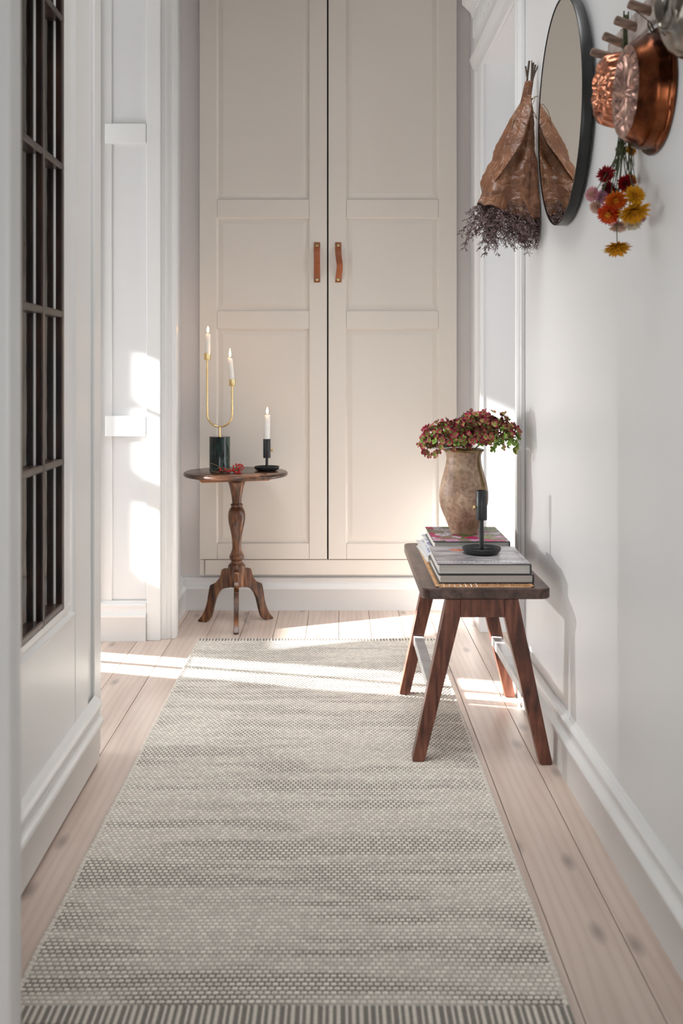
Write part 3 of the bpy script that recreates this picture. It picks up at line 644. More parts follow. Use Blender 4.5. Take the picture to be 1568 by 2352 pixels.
def title(bk, w, d, h):
    cu = bpy.data.curves.new('title_lettering', 'FONT'); cu.body = 'VERONICA MAGGIO'; cu.size = .0245; cu.extrude = .0001; cu.align_x = 'CENTER'
    o = bpy.data.objects.new('title_lettering', cu); C.objects.link(o); o.parent = bk; o.location = (-.004, -d + .026 + .0095, h + .0006); o.rotation_euler = (0, 0, math.pi)
    cu.space_character = 1.08
    bpy.context.view_layer.update(); me = bpy.data.meshes.new_from_object(o.evaluated_get(bpy.context.evaluated_depsgraph_get())); me.name = 'title_lettering'
    loc, rot = o.location.copy(), o.rotation_euler.copy(); bpy.data.objects.remove(o); me.materials.clear(); me.materials.append(M['letter'])
    o = bpy.data.objects.new('title_lettering', me); C.objects.link(o); o.parent = bk; o.location = loc; o.rotation_euler = rot
    B().lathe([(.026, 0), (.026, .0003), (.001, .0003)], Matrix.Translation((-.045, .072, h + .0003)) @ Matrix.Diagonal((1.0, .65, 1, 1)), 24, lambda i, t, r, hh: (r * (1 + .2 * math.sin(3 * t + 1)), hh)).build('cover_print', M['orange'], bk)
    B().box(w - .0125, w - .0115, -d + .001, d - .001, h - .0001, h + .0005).build('hinge_groove', M['bookdark'], bk)
z2 = z + .0237
book('thick grey book with white title under the empty candlestick', .2635, .507, 2.613, 2.880, z2, .0280, M['bookdark'], g, R(-.3), top=M['bookgrey'], extra=title)
ztop_front = z2 + .0281
z3 = .4501
book('white book lowest under the stoneware vase', .2560, .490, 2.915, 3.185, z3, .0200, M['bookwhite'], g, R(2.2), spine=1)
book('white book with blue edge stripes between two books under the vase', .2700, .495, 2.915, 3.185, z3 + .0202, .0175, M['bookblue'], g, R(1.0))
book('book with a pink floral cover directly under the vase', .2790, .5005, 2.900, 3.175, z3 + .0379, .0245, M['bookdark'], g, 0, top=M['floral'])
zrear = z3 + .0379 + .0249

black_holder('empty black candlestick standing on the grey book', .3985, 2.765, ztop_front, .0062, -1, .094, .174, .0535, .0155)

# vase
vc = (.3860, 3.055)
vs = thing('vase', 'tall weathered brown stoneware vase on the floral book', 'vase', (vc[0], vc[1], zrear))
pr = [(760, 0.0), (1285, 31), (1275, 31.5), (1260, 32), (1240, 34.5), (1200, 38), (1150, 43), (1100, 48.5), (1050, 53), (1000, 56), (950, 56.8), (900, 56.5), (850, 54.5), (800, 52), (750, 48), (700, 44.5), (650, 41.5), (600, 39.8), (575, 39.6), (550, 41), (535, 43), (524, 45.5)]
q = (.7700 - zrear) / (1285 - 500)
out = [(r * .001315, zrear + .0004 + (1285 - y) * q) for y, r in pr[1:]]
inn = [(out[-1][0] + .0012, out[-1][1] + .003)]
B().lathe([(.001, zrear + .0004)] + out, Matrix.Translation((vc[0], vc[1], 0)), 56, cap1=False).build('body', M['clay'], vs, angle=60)
e = out[-1]
B().lathe([(e[0] - .0005, e[1] - .001), (e[0] + .0018, e[1] + .001), (e[0] + .0022, e[1] + .004), (e[0], e[1] + .0065), (e[0] - .005, e[1] + .0068), (e[0] - .009, e[1] + .002), (e[0] - .013, e[1] - .012), (e[0] - .014, e[1] - .05), (e[0] - .006, e[1] - .10), (.001, e[1] - .13)], Matrix.Translation((vc[0], vc[1], 0)), 56, cap0=False).build('rim', M['glaze'], vs, angle=60)
# thumb of glaze running down the right of the body, following the profile
v = []; f = []; body = out
for i, (r, z_) in enumerate(body[9:]):
    t0 = -.62 - .12 * (1 - i / 12); wd_ = .16 + .02 * math.sin(i * 1.3)
    for j in range(7):
        t = t0 - wd_ * (j / 6 - .5) * 2; rr = r + .0002 + .0014 * math.sin(math.pi * j / 6); v.append((vc[0] + rr * math.cos(t), vc[1] + rr * math.sin(t), z_))
for i in range(len(body[9:]) - 1):
    for j in range(6): f.append((i * 7 + j, i * 7 + j + 1, i * 7 + 8 + j, i * 7 + 7 + j))
B()._add(v, f).build('glaze_run', M['glaze'], vs)
settle(vs)

# hydrangeas
hy = thing('hydrangea_bouquet', 'burgundy and green hydrangea heads standing in the stoneware vase', 'flowers', (vc[0], vc[1], .62))
random.seed(11)
def floret_mesh(kind):
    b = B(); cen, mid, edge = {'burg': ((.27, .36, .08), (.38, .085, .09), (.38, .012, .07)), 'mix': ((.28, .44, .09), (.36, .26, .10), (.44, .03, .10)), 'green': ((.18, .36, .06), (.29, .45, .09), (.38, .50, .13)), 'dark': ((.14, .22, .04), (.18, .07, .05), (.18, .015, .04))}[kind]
    for p in range(4):
        a = p * math.pi / 2 + random.uniform(-.12, .12); L = random.uniform(.0088, .0108); w = L * .47; cup = random.uniform(.2, .9)
        rows = [(0, .08, 0, cen), (.3, .75, .0012, cen), (.62, 1.0, .003 * cup * 2, mid), (.86, .72, .005 * cup * 2, edge), (1.0, .12, .0052 * cup * 2, edge)]
        m = Matrix.Rotation(a, 4, 'Z'); n0 = len(b.v)
        for t, ww, zz_, col in rows:
            for s_ in (-1, 0, 1):
                c2 = col if s_ == 0 else tuple(.55 * cc + .45 * ee for cc, ee in zip(col, edge))
                b.v.append(tuple(m @ Vector((L * t, s_ * w * ww, zz_ + abs(s_) * .0015 * ww)))); b.c.append(c2)
        for i in range(4):
            for j in range(2): k = n0 + i * 3 + j; b.f.append((k, k + 1, k + 4, k + 3))
    o = b.build('floret', M['tint'], hy, colors=True); md = o.modifiers.new('t', 'SOLIDIFY'); md.thickness = .0003
    me = o.data; return o, me
protos = {}
for kd in ('burg', 'mix', 'green', 'dark'):
    protos[kd] = []
    for _ in range(3):
        o, me = floret_mesh(kd); protos[kd].append(me); bpy.data.objects.remove(o)
heads = [((1030 - VX) * 3.02 / F, 3.03, .789, .086, .085, .066, 118), ((1128 - VX) * 3.02 / F, 3.02, .806, .080, .082, .078, 118), ((1082 - VX) * 3.02 / F, 3.00, .812, .072, .07, .070, 60)]
cnt = 0; stems = B()
neck = Vector((vc[0], vc[1], .775))
for hi, (cx, cy, cz, ax_, ay, az, nn) in enumerate(heads):
    for i in range(nn):
        th = random.uniform(0, 2 * math.pi); u = random.uniform(-.55, 1); rr = math.sqrt(max(0, 1 - u * u)) if u > 0 else 1.0 - abs(u) * .25
        sh = random.choice((1, 1, 1, .93, .86))
        p = Vector((cx + ax_ * rr * math.cos(th) * sh, cy + ay * rr * math.sin(th) * sh, cz + az * u * sh))
        if abs(p.x - vc[0]) < .078 and p.z < .792: p.z = .792 + random.uniform(0, .02)
        nrm = Vector(((p.x - cx) / ax_ ** 2, (p.y - cy) / ay ** 2, (p.z - cz) / az ** 2 + 3)).normalized()
        nrm = (nrm + Vector((random.uniform(-.55, .55), random.uniform(-.75, .25), random.uniform(-.3, .3)))).normalized()
        low = (p.z < cz + .012)
        if p.x > .445 and low: kd = random.choice(('green', 'green', 'green', 'mix'))
        elif low: kd = random.choice(('mix', 'mix', 'burg', 'green', 'burg'))
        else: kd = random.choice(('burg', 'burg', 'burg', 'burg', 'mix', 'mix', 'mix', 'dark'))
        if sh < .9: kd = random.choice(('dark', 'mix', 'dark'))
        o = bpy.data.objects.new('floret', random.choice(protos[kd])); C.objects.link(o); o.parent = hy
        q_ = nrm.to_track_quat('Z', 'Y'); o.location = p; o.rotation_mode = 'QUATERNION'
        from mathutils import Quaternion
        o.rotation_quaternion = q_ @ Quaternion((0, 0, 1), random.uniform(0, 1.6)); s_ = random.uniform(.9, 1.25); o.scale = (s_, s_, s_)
        cnt += 1
        if i % 2 == 0:
            k_ = Vector((cx + (neck.x - cx) * .3, cy + (neck.y - cy) * .3, cz - .012))
            if p.z < cz - .02: continue
            stems.tube([k_, k_.lerp(p, .6) + Vector((0, 0, -.006)), p - nrm * .002], .0010, 5, .0005)
    k_ = Vector((cx + (neck.x - cx) * .3, cy + (neck.y - cy) * .3, cz - .012))
    stems.tube([(vc[0] + (cx - vc[0]) * .15, vc[1], .62), (vc[0] + (cx - vc[0]) * .3, vc[1] - .005, .76), k_], .0024, 8, .0018)
stems.build('stem', M['greenstem'], hy)
fill = B(); random.seed(12)
for (cx, cy, cz, ax_, ay, az, nn) in heads:
    for i in range(340):
        th = random.uniform(0, 2 * math.pi); u = random.uniform(-.22, .95); rr = math.sqrt(max(0, 1 - u * u)); sh = random.uniform(.55, .97)
        p = Vector((cx + ax_ * rr * math.cos(th) * sh, cy + ay * rr * math.sin(th) * sh, cz + az * u * sh))
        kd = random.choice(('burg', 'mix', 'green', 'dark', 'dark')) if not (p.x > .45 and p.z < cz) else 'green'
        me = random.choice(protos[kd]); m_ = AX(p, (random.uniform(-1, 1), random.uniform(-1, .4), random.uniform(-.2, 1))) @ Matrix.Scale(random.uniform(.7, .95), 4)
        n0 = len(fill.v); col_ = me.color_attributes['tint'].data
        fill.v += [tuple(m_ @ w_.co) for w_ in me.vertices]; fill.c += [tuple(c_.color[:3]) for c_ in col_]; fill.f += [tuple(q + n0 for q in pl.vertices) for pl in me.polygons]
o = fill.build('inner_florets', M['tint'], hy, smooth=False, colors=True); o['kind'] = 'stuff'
settle(hy)

# ------------------------------------------------------------------ rug (real weave)
def make_rug():
    x0, x1, y0, y1 = -.519, .366, 1.532, 3.755
    px, py, s = .0118, .0112, 6
    nx = int((x1 - x0) / px * s); ny = int((y1 - y0) / py * s)
    X = np.linspace(x0, x1, nx + 1); Y = np.linspace(y0, y1, ny + 1); XX, YY = np.meshgrid(X, Y)
    rng = np.random.default_rng(3)
    def sm(shape, gx, gy):
        g = rng.random((gy + 2, gx + 2)); u = np.linspace(0, gx, shape[1]); w = np.linspace(0, gy, shape[0])
        ui = u.astype(int); wi = w.astype(int); uf = (u - ui); wf = (w - wi); uf = uf * uf * (3 - 2 * uf); wf = wf * wf * (3 - 2 * wf)
        a = g[np.ix_(wi, ui)] * (1 - uf) + g[np.ix_(wi, ui + 1)] * uf; b_ = g[np.ix_(wi + 1, ui)] * (1 - uf) + g[np.ix_(wi + 1, ui + 1)] * uf
        return a * (1 - wf[:, None]) + b_ * wf[:, None]
    row = (YY - y0) / py; ri = np.floor(row).astype(int); v = (row - ri) * 2 - 1
    col = (XX - x0) / px + (ri % 2) * .5; ci = np.floor(col).astype(int); u = (col - ci) * 2 - 1
    nub = np.clip(1 - (np.abs(u) / .92) ** 2.6, 0, 1) * np.clip(1 - (np.abs(v) / .80) ** 2, 0, 1)
    h = rng.random((ri.max() + 2, ci.max() + 2)); hv = h[ri, ci]
    band = .55 * sm(XX.shape, 3, 46) + .45 * sm(XX.shape, 7, 110)          # streaks across the rug
    dark = np.clip((band - .46) * 4.0 + .2, 0, 1)
    tone = sm(XX.shape, 4, 26)
    nubc = .76 + .20 * hv + .10 * (tone - .5); gap = .50 * (1 - dark) + .12 * dark
    e = np.clip(nub * 2.2, 0, 1)
    lum = gap * (1 - e) + nubc * e
    zz_ = .0055 + .0030 * np.sqrt(nub) + .0040 * (sm(XX.shape, 2, 22) - .5)
    # selvedges and end borders with long warp ribs
    edge = np.minimum(XX - x0, x1 - XX); sv = np.clip(1 - edge / .008, 0, 1)
    lum = np.where(edge < .009, .68 + .12 * (np.sin(YY / .0075 * math.pi) > 0), lum); zz_ = zz_ + .0025 * np.where(edge < .009, np.sin(np.clip(edge / .009, 0, 1) * math.pi), 0)
    ed = np.minimum(YY - y0, y1 - YY); bb = ed < .042
    ph = (XX - x0) / .0118; rib = (ph % 1.0)
    rl = np.where(rib < .42, .80, .26); lum = np.where(bb, rl, lum); zz_ = np.where(bb, .005 + .0016 * np.where(rib < .42, np.sin(rib / .42 * math.pi), 0), zz_)
    rgb = np.stack([lum * 1.07, lum * .99, lum * .88, np.ones_like(lum)], -1).astype(np.float32)
    warm = (dark * .5 * (1 - e))[..., None] * np.array([.02, .0, -.01, 0]); rgb = np.clip(rgb + warm, .02, 1).astype(np.float32)
    zz_ = np.maximum(zz_, .002); zz_ = np.minimum(zz_, .0105)
    n1 = nx + 1; nv = n1 * (ny + 1)
    co = np.stack([XX, YY, zz_], -1).reshape(-1, 3)
    i = np.arange(ny)[:, None] * n1 + np.arange(nx)[None, :]
    q = np.stack([i, i + 1, i + 1 + n1, i + n1], -1).reshape(-1, 4)
    # skirt down to the floor
    ring = list(range(0, n1)) + [r * n1 + nx for r in range(1, ny + 1)] + [ny * n1 + c for c in range(nx - 1, -1, -1)] + [r * n1 for r in range(ny - 1, 0, -1)]
    low = co[ring].copy(); low[:, 2] = .0004
    co = np.concatenate([co, low]); m = len(ring)
    sk = np.array([(ring[a], nv + a, nv + (a + 1) % m, ring[(a + 1) % m]) for a in range(m)])
    q = np.concatenate([q, sk]); colr = np.concatenate([rgb.reshape(-1, 4), rgb.reshape(-1, 4)[ring]])
    me = bpy.data.meshes.new('rug'); me.vertices.add(len(co)); me.vertices.foreach_set('co', co.astype(np.float32).ravel())
    me.loops.add(q.size); me.loops.foreach_set('vertex_index', q.astype(np.int32).ravel())
    me.polygons.add(len(q)); me.polygons.foreach_set('loop_start', np.arange(0, q.size, 4, dtype=np.int32))
    me.polygons.foreach_set('use_smooth', np.ones(len(q), dtype=bool))
    me.update(calc_edges=True); me.validate()
    at = me.color_attributes.new('tint', 'FLOAT_COLOR', 'POINT'); at.data.foreach_set('color', colr.ravel())
    me.materials.append(M['rug']); o = bpy.data.objects.new('rug', me); C.objects.link(o)
    o['label'] = 'long grey and cream woven runner rug on the pine floor'; o['category'] = 'rug'
make_rug()

# ------------------------------------------------------------------ mirror
mc = Vector((.5525, 2.502, 1.650)); mr = .2745
mir = thing('mirror', 'round mirror with a black rim hanging on the right wall', 'mirror', mc)
nrm = Vector((-1, .006, 0)).normalized(); A = AX(mc, nrm)
from mathutils import Euler
if abs((A.to_3x3() @ Vector((1, 0, 0))).z) > .7: A = A @ Matrix.Diagonal((1, .915, 1, 1))
else: A = A @ Matrix.Diagonal((.915, 1, 1, 1))
B().lathe([(mr, -.0008), (mr, .0), (.001, .0)], A, 128).build('mirror_glass', M['mirror'], mir)
B().lathe([(mr - .0003, .0012), (mr + .0035, .0012), (mr + .0045, 0), (mr + .0045, -.022), (mr + .002, -.024), (.02, -.024), (.02, -.004), (mr - .0003, -.004)], A, 128, cap0=False, cap1=False).build('rim', M['rim'], mir, angle=50)
settle(mir)

# ------------------------------------------------------------------ dried bundle in brown paper
db = thing('dried_bouquet', 'dried lilac sprays wrapped in brown paper hanging beside the mirror', 'dried flowers', (.54, 2.9, 1.72))
YB = 2.88
def cone_pt(a, t):
    # t 0 top .. 1 bottom ; a angle
    z = 1.838 + (1.462 - 1.838) * t
    lf = np.interp(t, [0, .10, .17, .3, .5, .75, 1], [1206, 1201, 1197, 1173, 1147, 1116, 1098]); rt = np.interp(t, [0, .12, .2, .5, .8, 1], [1222, 1218, 1222, 1228, 1231, 1233])
    cx = ((lf + rt) / 2 - VX) * YB / F; rx = (rt - lf) / 2 * YB / F; ry = max(.010, rx * .80)
    return cx, YB - .0, z, rx, ry
v = []; f = []; NA, NT = 110, 64; A0 = -1.15; A1 = 2 * math.pi + .55 - 1.15
for i in range(NT + 1):
    t = i / NT
    for j in range(NA + 1):
        w = j / NA; a = A0 + (A1 - A0) * w
        cx, cy, z, rx, ry = cone_pt(a, t)
        lap = 1 + .10 * w
        fold = .09 * math.sin(3 * a + 2.2 * t) * t + .05 * math.sin(7 * a - 3 * t) + .06 * math.sin(11 * a + 5 * t) * (1 - t)
        nz = mnoise.noise(Vector((a * 1.6, t * 7, 3.1))) * .14 + abs(mnoise.noise(Vector((a * 3.5, t * 14, 9)))) * .12
        k = lap * (1 + fold + nz)
        uu = (1 + math.cos(a)) / 2
        if math.sin(a) < 0 and t > .12:
            ug = np.interp(t, [.12, .3, .5, .66], [.80, .78, .62, .44]); k -= .42 * math.exp(-((uu - ug) / .085) ** 2) * np.interp(t, [.12, .2, .5, .68, .75], [0, 1, 1, .4, 0])
            ug = np.interp(t, [.2, .45, .75, 1], [.95, .90, .84, .86]); k -= .30 * math.exp(-((uu - ug) / .05) ** 2) * np.interp(t, [.2, .35, .7, .9], [0, 1, .8, 0])
        # the first flap peels open along a diagonal front edge
        if w > .88: k += (w - .88) / .12 * .16 * t
        zoff = .012 * math.sin(a * 2 + .5) * t + .008 * mnoise.noise(Vector((a * 3, 1, 5))) * t - .018 * math.cos(a + .6) * t
        x_ = cx + rx * k * math.cos(a); y_ = cy + ry * k * math.sin(a)
        x_ = min(x_, wx(y_) - .003)
        v.append((x_, y_, z + zoff))
for i in range(NT):
    for j in range(NA): f.append((i * (NA + 1) + j, i * (NA + 1) + j + 1, (i + 1) * (NA + 1) + j + 1, (i + 1) * (NA + 1) + j))
o = B()._add(v, f).build('paper_wrap', M['paper'], db, angle=28); md = o.modifiers.new('s', 'SOLIDIFY'); md.thickness = .0005
# flap folded over the front
v = []; f = []
for i in range(41):
    t = .12 + .72 * i / 40
    cx, cy, z, rx, ry = cone_pt(0, t)
    lf, rt = cx - rx, cx + rx
    for j in range(11):
        w = j / 10; edge = np.interp(t, [.12, .3, .5, .65, .84], [.9, .72, .52, .30, .08]); u = -.02 + (edge + .02) * w
        x_ = lf + (rt - lf) * u; yy = cy - ry * 1.16 * math.sqrt(max(.02, 1 - (2 * u - 1) ** 2)) - .004 - .012 * w * w - .004 * mnoise.noise(Vector((u * 6, t * 9, 0)))
        v.append((x_, yy, z + .004 * mnoise.noise(Vector((u * 3, t * 5, 2)))))
for i in range(40):
    for j in range(10): f.append((i * 11 + j, i * 11 + j + 1, i * 11 + 12 + j, i * 11 + 11 + j))
o = B()._add(v, f).build('paper_flap', M['paper'], db, angle=28); md = o.modifiers.new('s', 'SOLIDIFY'); md.thickness = .0005
# cut stems on top
for (a, b_, c_, d_, r) in ((1207, 152, 1214, 200, .0022), (1215, 140, 1209, 205, .0032), (1221, 139, 1220, 200, .0013), (1224, 145, 1219, 200, .003), (1229, 149, 1221, 200, .0028), (1235, 151, 1223, 185, .0020), (1226, 143, 1221, 170, .0014)):
    st = B().tube([PP(a, b_, YB + random.uniform(-.01, .01)), PP((a + c_) / 2 - 1, (b_ + d_) / 2, YB), PP(c_, d_, YB), PP(1213, 235, YB)], r, 8, r * .8); st.build('cut_stem', M['twig'], db)
# twine and bow
t_ = B(); tw = []
for i in range(50):
    a = i / 49 * 4 * math.pi; tw.append(PP(1207.5, 238 - 2.2 * math.cos(a * 1) * 3 - i * .04, YB) + Vector((.0185 * math.cos(a), .0175 * math.sin(a), .004 * math.cos(a))))
t_.tube(tw, .0011, 6)
t_.tube([PP(1206, 240, YB - .02), PP(1218, 232, YB - .01), PP(1228, 222, YB), PP(1236, 221, YB + .005)], .0013, 6)
t_.tube([PP(1205, 239, YB - .02), PP(1195, 240, YB - .028), PP(1186, 253, YB - .03), PP(1179, 272, YB - .03), PP(1175, 290, YB - .03)], .0011, 6)
t_.tube([PP(1208, 238, YB - .02), PP(1210, 250, YB - .03), PP(1220, 262, YB - .03), PP(1228, 268, YB - .028), PP(1235, 275, YB - .02)], .0011, 6)
t_.tube([PP(1211, 237, YB - .02), PP(1219, 246, YB - .03), PP(1226, 258, YB - .03), PP(1233, 272, YB - .022)], .0011, 6)
t_.tube([PP(1228, 223, YB - .01), PP(1225, 235, YB - .012), PP(1219, 243, YB - .018)], .0010, 6)
t_.build('twine', M['twine'], db)
# dried sprays
random.seed(21)
tw = B(); fl_ = B()
def bit(p, d, L):
    d = d.normalized(); s1 = d.orthogonal().normalized() * L * .32; s2 = d.cross(s1).normalized() * L * .2
    fl_._add([p, p + d * L * .5 + s1, p + d * L, p + d * L * .5 - s1, p + d * L * .5 + s2], [(0, 1, 4), (1, 2, 4), (2, 3, 4), (3, 0, 4)])
for i in range(150):
    u = random.uniform(0, 1); a = random.uniform(-math.pi, 0.6)
    cx, cy, z, rx, ry = cone_pt(0, .93)
    rr = math.sqrt(random.random()) * .95
    p = Vector((cx + rx * rr * math.cos(a), cy + ry * rr * math.sin(a), z + .01))
    d = Vector((math.cos(a) * .55 * rr - .05, math.sin(a) * .35 * rr, -1)).normalized(); L = random.uniform(.06, .150) * (1.12 if random.random() < .15 else 1)
    path = [p]; q = p.copy(); dd = d.copy(); ns = 9
    for k in range(ns):
        dd = (dd + Vector((random.uniform(-.22, .22), random.uniform(-.22, .22), random.uniform(-.1, .1)))).normalized(); q = q + dd * L / ns
        if q.x > wx(q.y) - .004: q.x = wx(q.y) - .004
        path.append(q.copy())
    tw.tube(path, .0008, 4, .0004, cap=False)
    for k in range(1, ns + 1):
        for s_ in range(4):
            b0 = path[k]; bd = (dd + Vector((random.uniform(-1, 1), random.uniform(-1, 1), random.uniform(-.4, .5)))).normalized(); bl = random.uniform(.008, .018) * (1.1 if k > 2 else .8)
            e = b0 + bd * bl
            if e.x > wx(e.y) - .004: continue
            tw.tube([b0, b0.lerp(e, .5) + Vector((0, 0, -.0008)), e], .0004, 3, .0003, cap=False)
            for w in range(5): bit(b0.lerp(e, .35 + .65 * w / 4), (bd + Vector((random.uniform(-1, 1), random.uniform(-1, 1), random.uniform(-1, .6)))).normalized(), random.uniform(.003, .006))
o = tw.build('dried_twigs', M['twig'], db, smooth=False); o['kind'] = 'stuff'
o = fl_.build('dried_florets', M['dried'], db, smooth=False); o['kind'] = 'stuff'
settle(db)

# ------------------------------------------------------------------ peg rack
pk = thing('peg_rack', 'pale wooden wall rack with round pegs at the upper right', 'rack', (.58, 1.7, 1.667))
hexa = [(-.022, -.05), (-.045, 0), (-.022, .05), (.022, .05), (.022, -.05)]
b = B(); y1r = 2.150
b.prism([(wx(y1r) - .0095, y1r - .02), (wx(y1r) - .001, y1r - .02), (wx(1.2) - .001, 1.2), (wx(1.2) - .0095, 1.2)], 'z', 1.645, 1.70)
b.prism([(wx(y1r) - .0095, y1r - .02), (wx(y1r) - .001, y1r - .02), (wx(y1r) - .001, y1r), (wx(y1r) - .0095, y1r)], 'z', 1.657, 1.688)
b.build('board', M['rack'], pk, bevel=.002)
pegY = [2.115, 2.030, 1.936, 1.850, 1.765, 1.68, 1.595, 1.51, 1.42]
tips = [(1352, 116), (1380, 79), (1407, 43), (1438, 6)]
for i, y in enumerate(pegY):
    base = Vector((wx(y) - .008, y, 1.668))
    tip = PP(tips[i][0] + 4, tips[i][1] + 2, y) if i < 4 else base + Vector((-.055, 0, .018))
    d = tip - base; L = d.length
    B().lathe([(.0088, 0), (.0088, L - .004), (.0078, L - .0012), (.005, L), (.0005, L)], AX(base, d), 20).build('peg', M['peg'], pk)
settle(pk)
# copper moulds (axis points out of the wall)
def mould(label, cat, name, Y, Z, rw_, prof, mod, m1, mface=None, nface=0, seg=96, hang=None, group='metal moulds hanging on the peg rack'):
    c = Vector((wx(Y) - .002, Y, Z)); t = thing(name, label, cat, c, group); A = AX(c, (-1, -.01, 0))
    if nface:
        B().lathe(prof[:nface + 1], A, seg, mod, cap0=False, cap1=False).build('side_wall', m1, t, angle=60)
        B().lathe(prof[nface:], A, seg, (lambda i, th, r, h: mod(i + nface, th, r, h)), cap0=False).build('embossed_base', mface, t, angle=60)
    else: B().lathe(prof, A, seg, mod, cap0=False).build('bowl', m1, t, angle=60)
    b = B().tube([(c.x - .004, Y - .006, Z + rw_ - .004), (c.x - .012, Y - .008, Z + rw_ + .012), (c.x - .014, Y, Z + rw_ + .018), (c.x - .012, Y + .008, Z + rw_ + .012), (c.x - .004, Y + .006, Z + rw_ - .004)], .0016, 8)
    if hang: b.tube([(c.x - .014, Y, Z + rw_ + .018), hang], .0009, 6)
    b.build('hanging_loop', M['twig'] if hang else m1, t); settle(t)
def modbig(i, th, r, h):
    if i >= 9:
        k = (r / .083); h2 = h - .006 * (1 - k) * (1 + math.cos(8 * th)) * (k > .12) - .005 * math.cos(16 * th + 10 * k) * math.exp(-((k - .72) / .16) ** 2) + .0025 * math.cos(24 * k)
        return r, h2
    return r * (1 + .004 * math.cos(7 * th + i)), h
mould('large dark copper mould with an embossed base', 'mould', 'copper_mould', 1.842, 1.517, .113,
      [(.113, 0), (.1145, .003), (.113, .006), (.105, .007), (.103, .012), (.1035, .025), (.101, .033), (.094, .040), (.087, .052), (.083, .056), (.074, .0565), (.066, .0575), (.058, .056), (.048, .055), (.038, .0565), (.028, .0555), (.018, .054), (.008, .0555), (.001, .056)], modbig, M['copper'], M['copperface'], 9, hang=(wx(1.85) - .05, 1.85, 1.68))
def modsm(i, th, r, h):
    if i < 9: return r * (1 + .085 * abs(math.cos(9 * th)) * (1 if i > 1 else 0) - .04 * (i > 1)), h + .003 * math.cos(18 * th) * (i > 4)
    k = r / .06; return r * (1 + .05 * abs(math.cos(9 * th)) * k), h - .008 * (.5 + .5 * math.cos(9 * th + 6 * k)) * math.sin(min(1, k) * math.pi) + .002 * math.cos(30 * k)
mould('small bright copper mould with fluted sides', 'mould', 'copper_mould', 2.005, 1.566, .078,
      [(.078, 0), (.079, .003), (.077, .005), (.073, .010), (.072, .020), (.070, .030), (.068, .038), (.066, .045), (.063, .052), (.060, .057), (.052, .061), (.045, .059), (.038, .063), (.030, .060), (.022, .064), (.014, .062), (.006, .064), (.001, .064)], modsm, M['copper2'], None, 0, hang=(wx(2.03) - .045, 2.03, 1.676))
def modsi(i, th, r, h): return r * (1 + .02 * math.cos(6 * th + i * .7) * (i < 10)), h + .0012 * math.sin(5 * th + i)
mould('large polished tin dish with small knobs round its rim', 'dish', 'tin_dish', 1.560, 1.590, .100,
      [(.100, 0), (.102, .004), (.102, .012), (.100, .02), (.0985, .03), (.096, .042), (.091, .053), (.082, .062), (.072, .067), (.062, .070), (.060, .072), (.056, .076), (.052, .075), (.050, .069), (.044, .066), (.03, .064), (.015, .066), (.001, .066)], modsi, M['silver'], None, 0)
sd = [o for o in bpy.data.objects if o.name.startswith('tin_dish')][0]
for a in range(0, 360, 24):
    c = Vector((wx(1.56) - .010, 1.560 + .105 * math.cos(R(a)), 1.590 + .105 * math.sin(R(a))))
    o = B().ball(c, .0062, 10, 6).build('rim_knob', M['silver'], sd); o.matrix_parent_inverse = Matrix.Translation(-BASE[sd.name])
def modsc(i, th, r, h): return r * (1 + .05 * abs(math.cos(4 * th)) * (i > 0)), h
mould('small polished tin dish at the top edge, above the large one', 'dish', 'tin_dish', 1.722, 1.672, .058,
      [(.058, 0), (.060, .004), (.058, .012), (.053, .022), (.046, .030), (.036, .037), (.024, .041), (.012, .043), (.001, .043)], modsc, M['silver'], None, 0)

# ------------------------------------------------------------------ bunch of strawflowers
sf = thing('strawflower_bunch', 'hanging bunch of red, orange, yellow and pink strawflowers', 'dried flowers', (.53, 1.93, 1.60))
random.seed(5)
cols = {'crimson': ((.30, .005, .010), (.10, .004, .008), (.05, .003, .005)), 'dark': ((.14, .004, .008), (.07, .003, .006), (.03, .003, .004)),
        'yellow': ((.72, .36, .015), (.66, .26, .008), (.30, .10, .01)), 'orange': ((.70, .17, .012), (.55, .05, .01), (.65, .30, .02)),
        'redor': ((.55, .03, .01), (.62, .14, .012), (.70, .36, .03)), 'pink': ((.62, .27, .30), (.58, .30, .30), (.35, .20, .06)),
        'mauve': ((.55, .26, .40), (.50, .20, .34), (.30, .16, .12)), 'pale': ((.62, .36, .28), (.62, .44, .34), (.30, .18, .08)), 'cream': ((.70, .62, .48), (.66, .55, .38), (.22, .10, .03))}
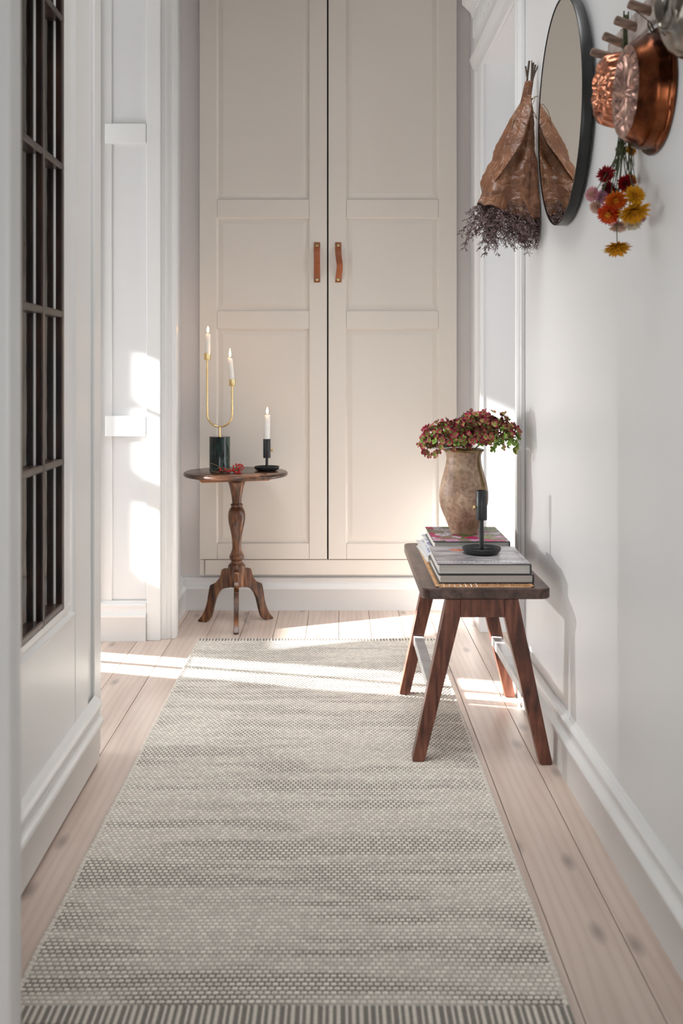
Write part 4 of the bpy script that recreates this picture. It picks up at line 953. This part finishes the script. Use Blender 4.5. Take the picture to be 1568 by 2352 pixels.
def strawflower(px, py, Y, rpx, col, d):
    r = rpx * 1.32 * Y / F; b = B(); co, ci, cc = cols[col]
    for ring, (n, L, el, w) in enumerate(((22, 1.0, .12, .135), (20, .94, .38, .135), (17, .80, .70, .13), (13, .60, 1.0, .12), (9, .38, 1.25, .11))):
        for k in range(n):
            a = 2 * math.pi * (k + ring * .37) / n + random.uniform(-.08, .08); e = el + random.uniform(-.1, .1); LL = L * r * random.uniform(.9, 1.08)
            m = Matrix.Rotation(a, 4, 'Z'); dx_ = math.cos(e); dz_ = math.sin(e); n0 = len(b.v); cl_ = tuple(o_ * (1 - ring / 4) + i_ * ring / 4 for o_, i_ in zip(co, ci))
            for t, ww in ((.08, .4), (.45, 1), (.78, .75), (1.0, .04)):
                for s_ in (-1, 0, 1):
                    curl = .10 * t * t * LL
                    b.v.append(tuple(m @ Vector((LL * t * dx_ - 0, s_ * w * r * ww * .9, LL * t * dz_ + abs(s_) * .05 * r * ww - .22 * r + curl)))); b.c.append(cl_)
            for i in range(3):
                for j in range(2): q = n0 + i * 3 + j; b.f.append((q, q + 1, q + 4, q + 3))
    n0 = len(b.v); b.ball((0, 0, .02 * r), .26 * r, 10, 6, (1, 1, .6)); b.c[n0:] = [cc] * (len(b.v) - n0)
    p = PP(px, py, Y); p.x = min(p.x, wx(Y) - r * .9)
    o = b.build('strawflower', M['tint'], sf, colors=True); mdd = o.modifiers.new('s', 'SOLIDIFY'); mdd.thickness = .0003
    o.matrix_world = AX(p, d); loc = o.matrix_world.copy(); o.matrix_world = loc
    return o, p
FL = [(1391, 401, 1.93, 18, 'crimson', (-.5, -1, .25)), (1437, 421, 1.90, 18, 'crimson', (.1, -1, -.35)), (1426, 346, 1.97, 12, 'dark', (0, -1, .3)), (1448, 346, 1.95, 12, 'yellow', (.4, -.8, .3)),
      (1452, 412, 1.95, 13, 'yellow', (.6, -.7, .4)), (1397, 434, 1.96, 15, 'dark', (-.5, -.6, -.4)), (1359, 446, 1.90, 15, 'pink', (-.8, -.8, .0)), (1379, 452, 1.93, 14, 'mauve', (-.2, -.9, -.3)),
      (1368, 476, 1.90, 14, 'pale', (-.7, -.6, -.6)), (1414, 462, 1.85, 23, 'orange', (0, -.8, -.7)), (1396, 493, 1.86, 22, 'redor', (-.6, -.6, -.7)), (1458, 448, 1.84, 20, 'yellow', (.1, -1, .2)),
      (1456, 488, 1.82, 30, 'yellow', (.15, -.55, -.9)), (1413, 490, 1.90, 13, 'dark', (.1, -.8, -.6)), (1420, 520, 1.88, 17, 'pale', (-.1, -.5, -1)), (1454, 514, 1.86, 18, 'cream', (.1, -.6, -1)), (1417, 570, 1.86, 26, 'yellow', (0, -.35, -1)),
      (1470, 505, 1.88, 13, 'mauve', (.4, -.3, -1)), (1408, 446, 1.95, 14, 'dark', (0, -1, 0))]
st = B()
for i, fdat in enumerate(FL):
    o, p = strawflower(*fdat); o.matrix_parent_inverse = Matrix.Translation(-BASE[sf.name])
    top = PP(1438 + random.uniform(-7, 7), 60, 2.0)
    mid = PP(1432 + random.uniform(-14, 18), 330 + random.uniform(-20, 30), 1.95)
    d = Vector(fdat[5]).normalized(); sgo = p - d * .006
    pts = [top, top.lerp(mid, .5) + Vector((0, 0, 0)), mid, mid.lerp(sgo, .55) + Vector((random.uniform(-.004, .004), 0, .0)), sgo]
    if fdat[1] > 560: pts = [top, mid, PP(1413, 500, 1.87), PP(1416, 530, 1.86), p + Vector((0, 0, .004))]
    if fdat[1] < 350: pts = [top, top.lerp(sgo, .6), sgo]
    for q in pts: q.x = min(q.x, wx(q.y) - .005)
    st.tube(pts, .0011, 6, .0009)
for i in range(16):
    top = PP(1440 + random.uniform(-10, 9), 25 + random.uniform(0, 20), 2.0); mid = PP(1440 + random.uniform(-13, 16), 220, 1.97); e = PP(1430 + random.uniform(-22, 34), 400 + random.uniform(-40, 30), 1.93)
    pts = [top, mid, mid.lerp(e, .6), e]
    for q in pts: q.x = min(q.x, wx(q.y) - .005)
    st.tube(pts, .0015, 6, .0007)
st.build('stems', M['stem'], sf)
settle(sf)
b = B(); b.tube([PP(1432, 62, 2.0), PP(1440, 56, 1.99), PP(1448, 62, 2.0)], .003, 8); b.tube([PP(1440, 56, 1.99), (wx(1.97) - .03, 1.965, 1.672)], .001, 6)
o = b.build('binding_cord', M['twine'], sf); o.matrix_parent_inverse = Matrix.Translation(-BASE[sf.name])
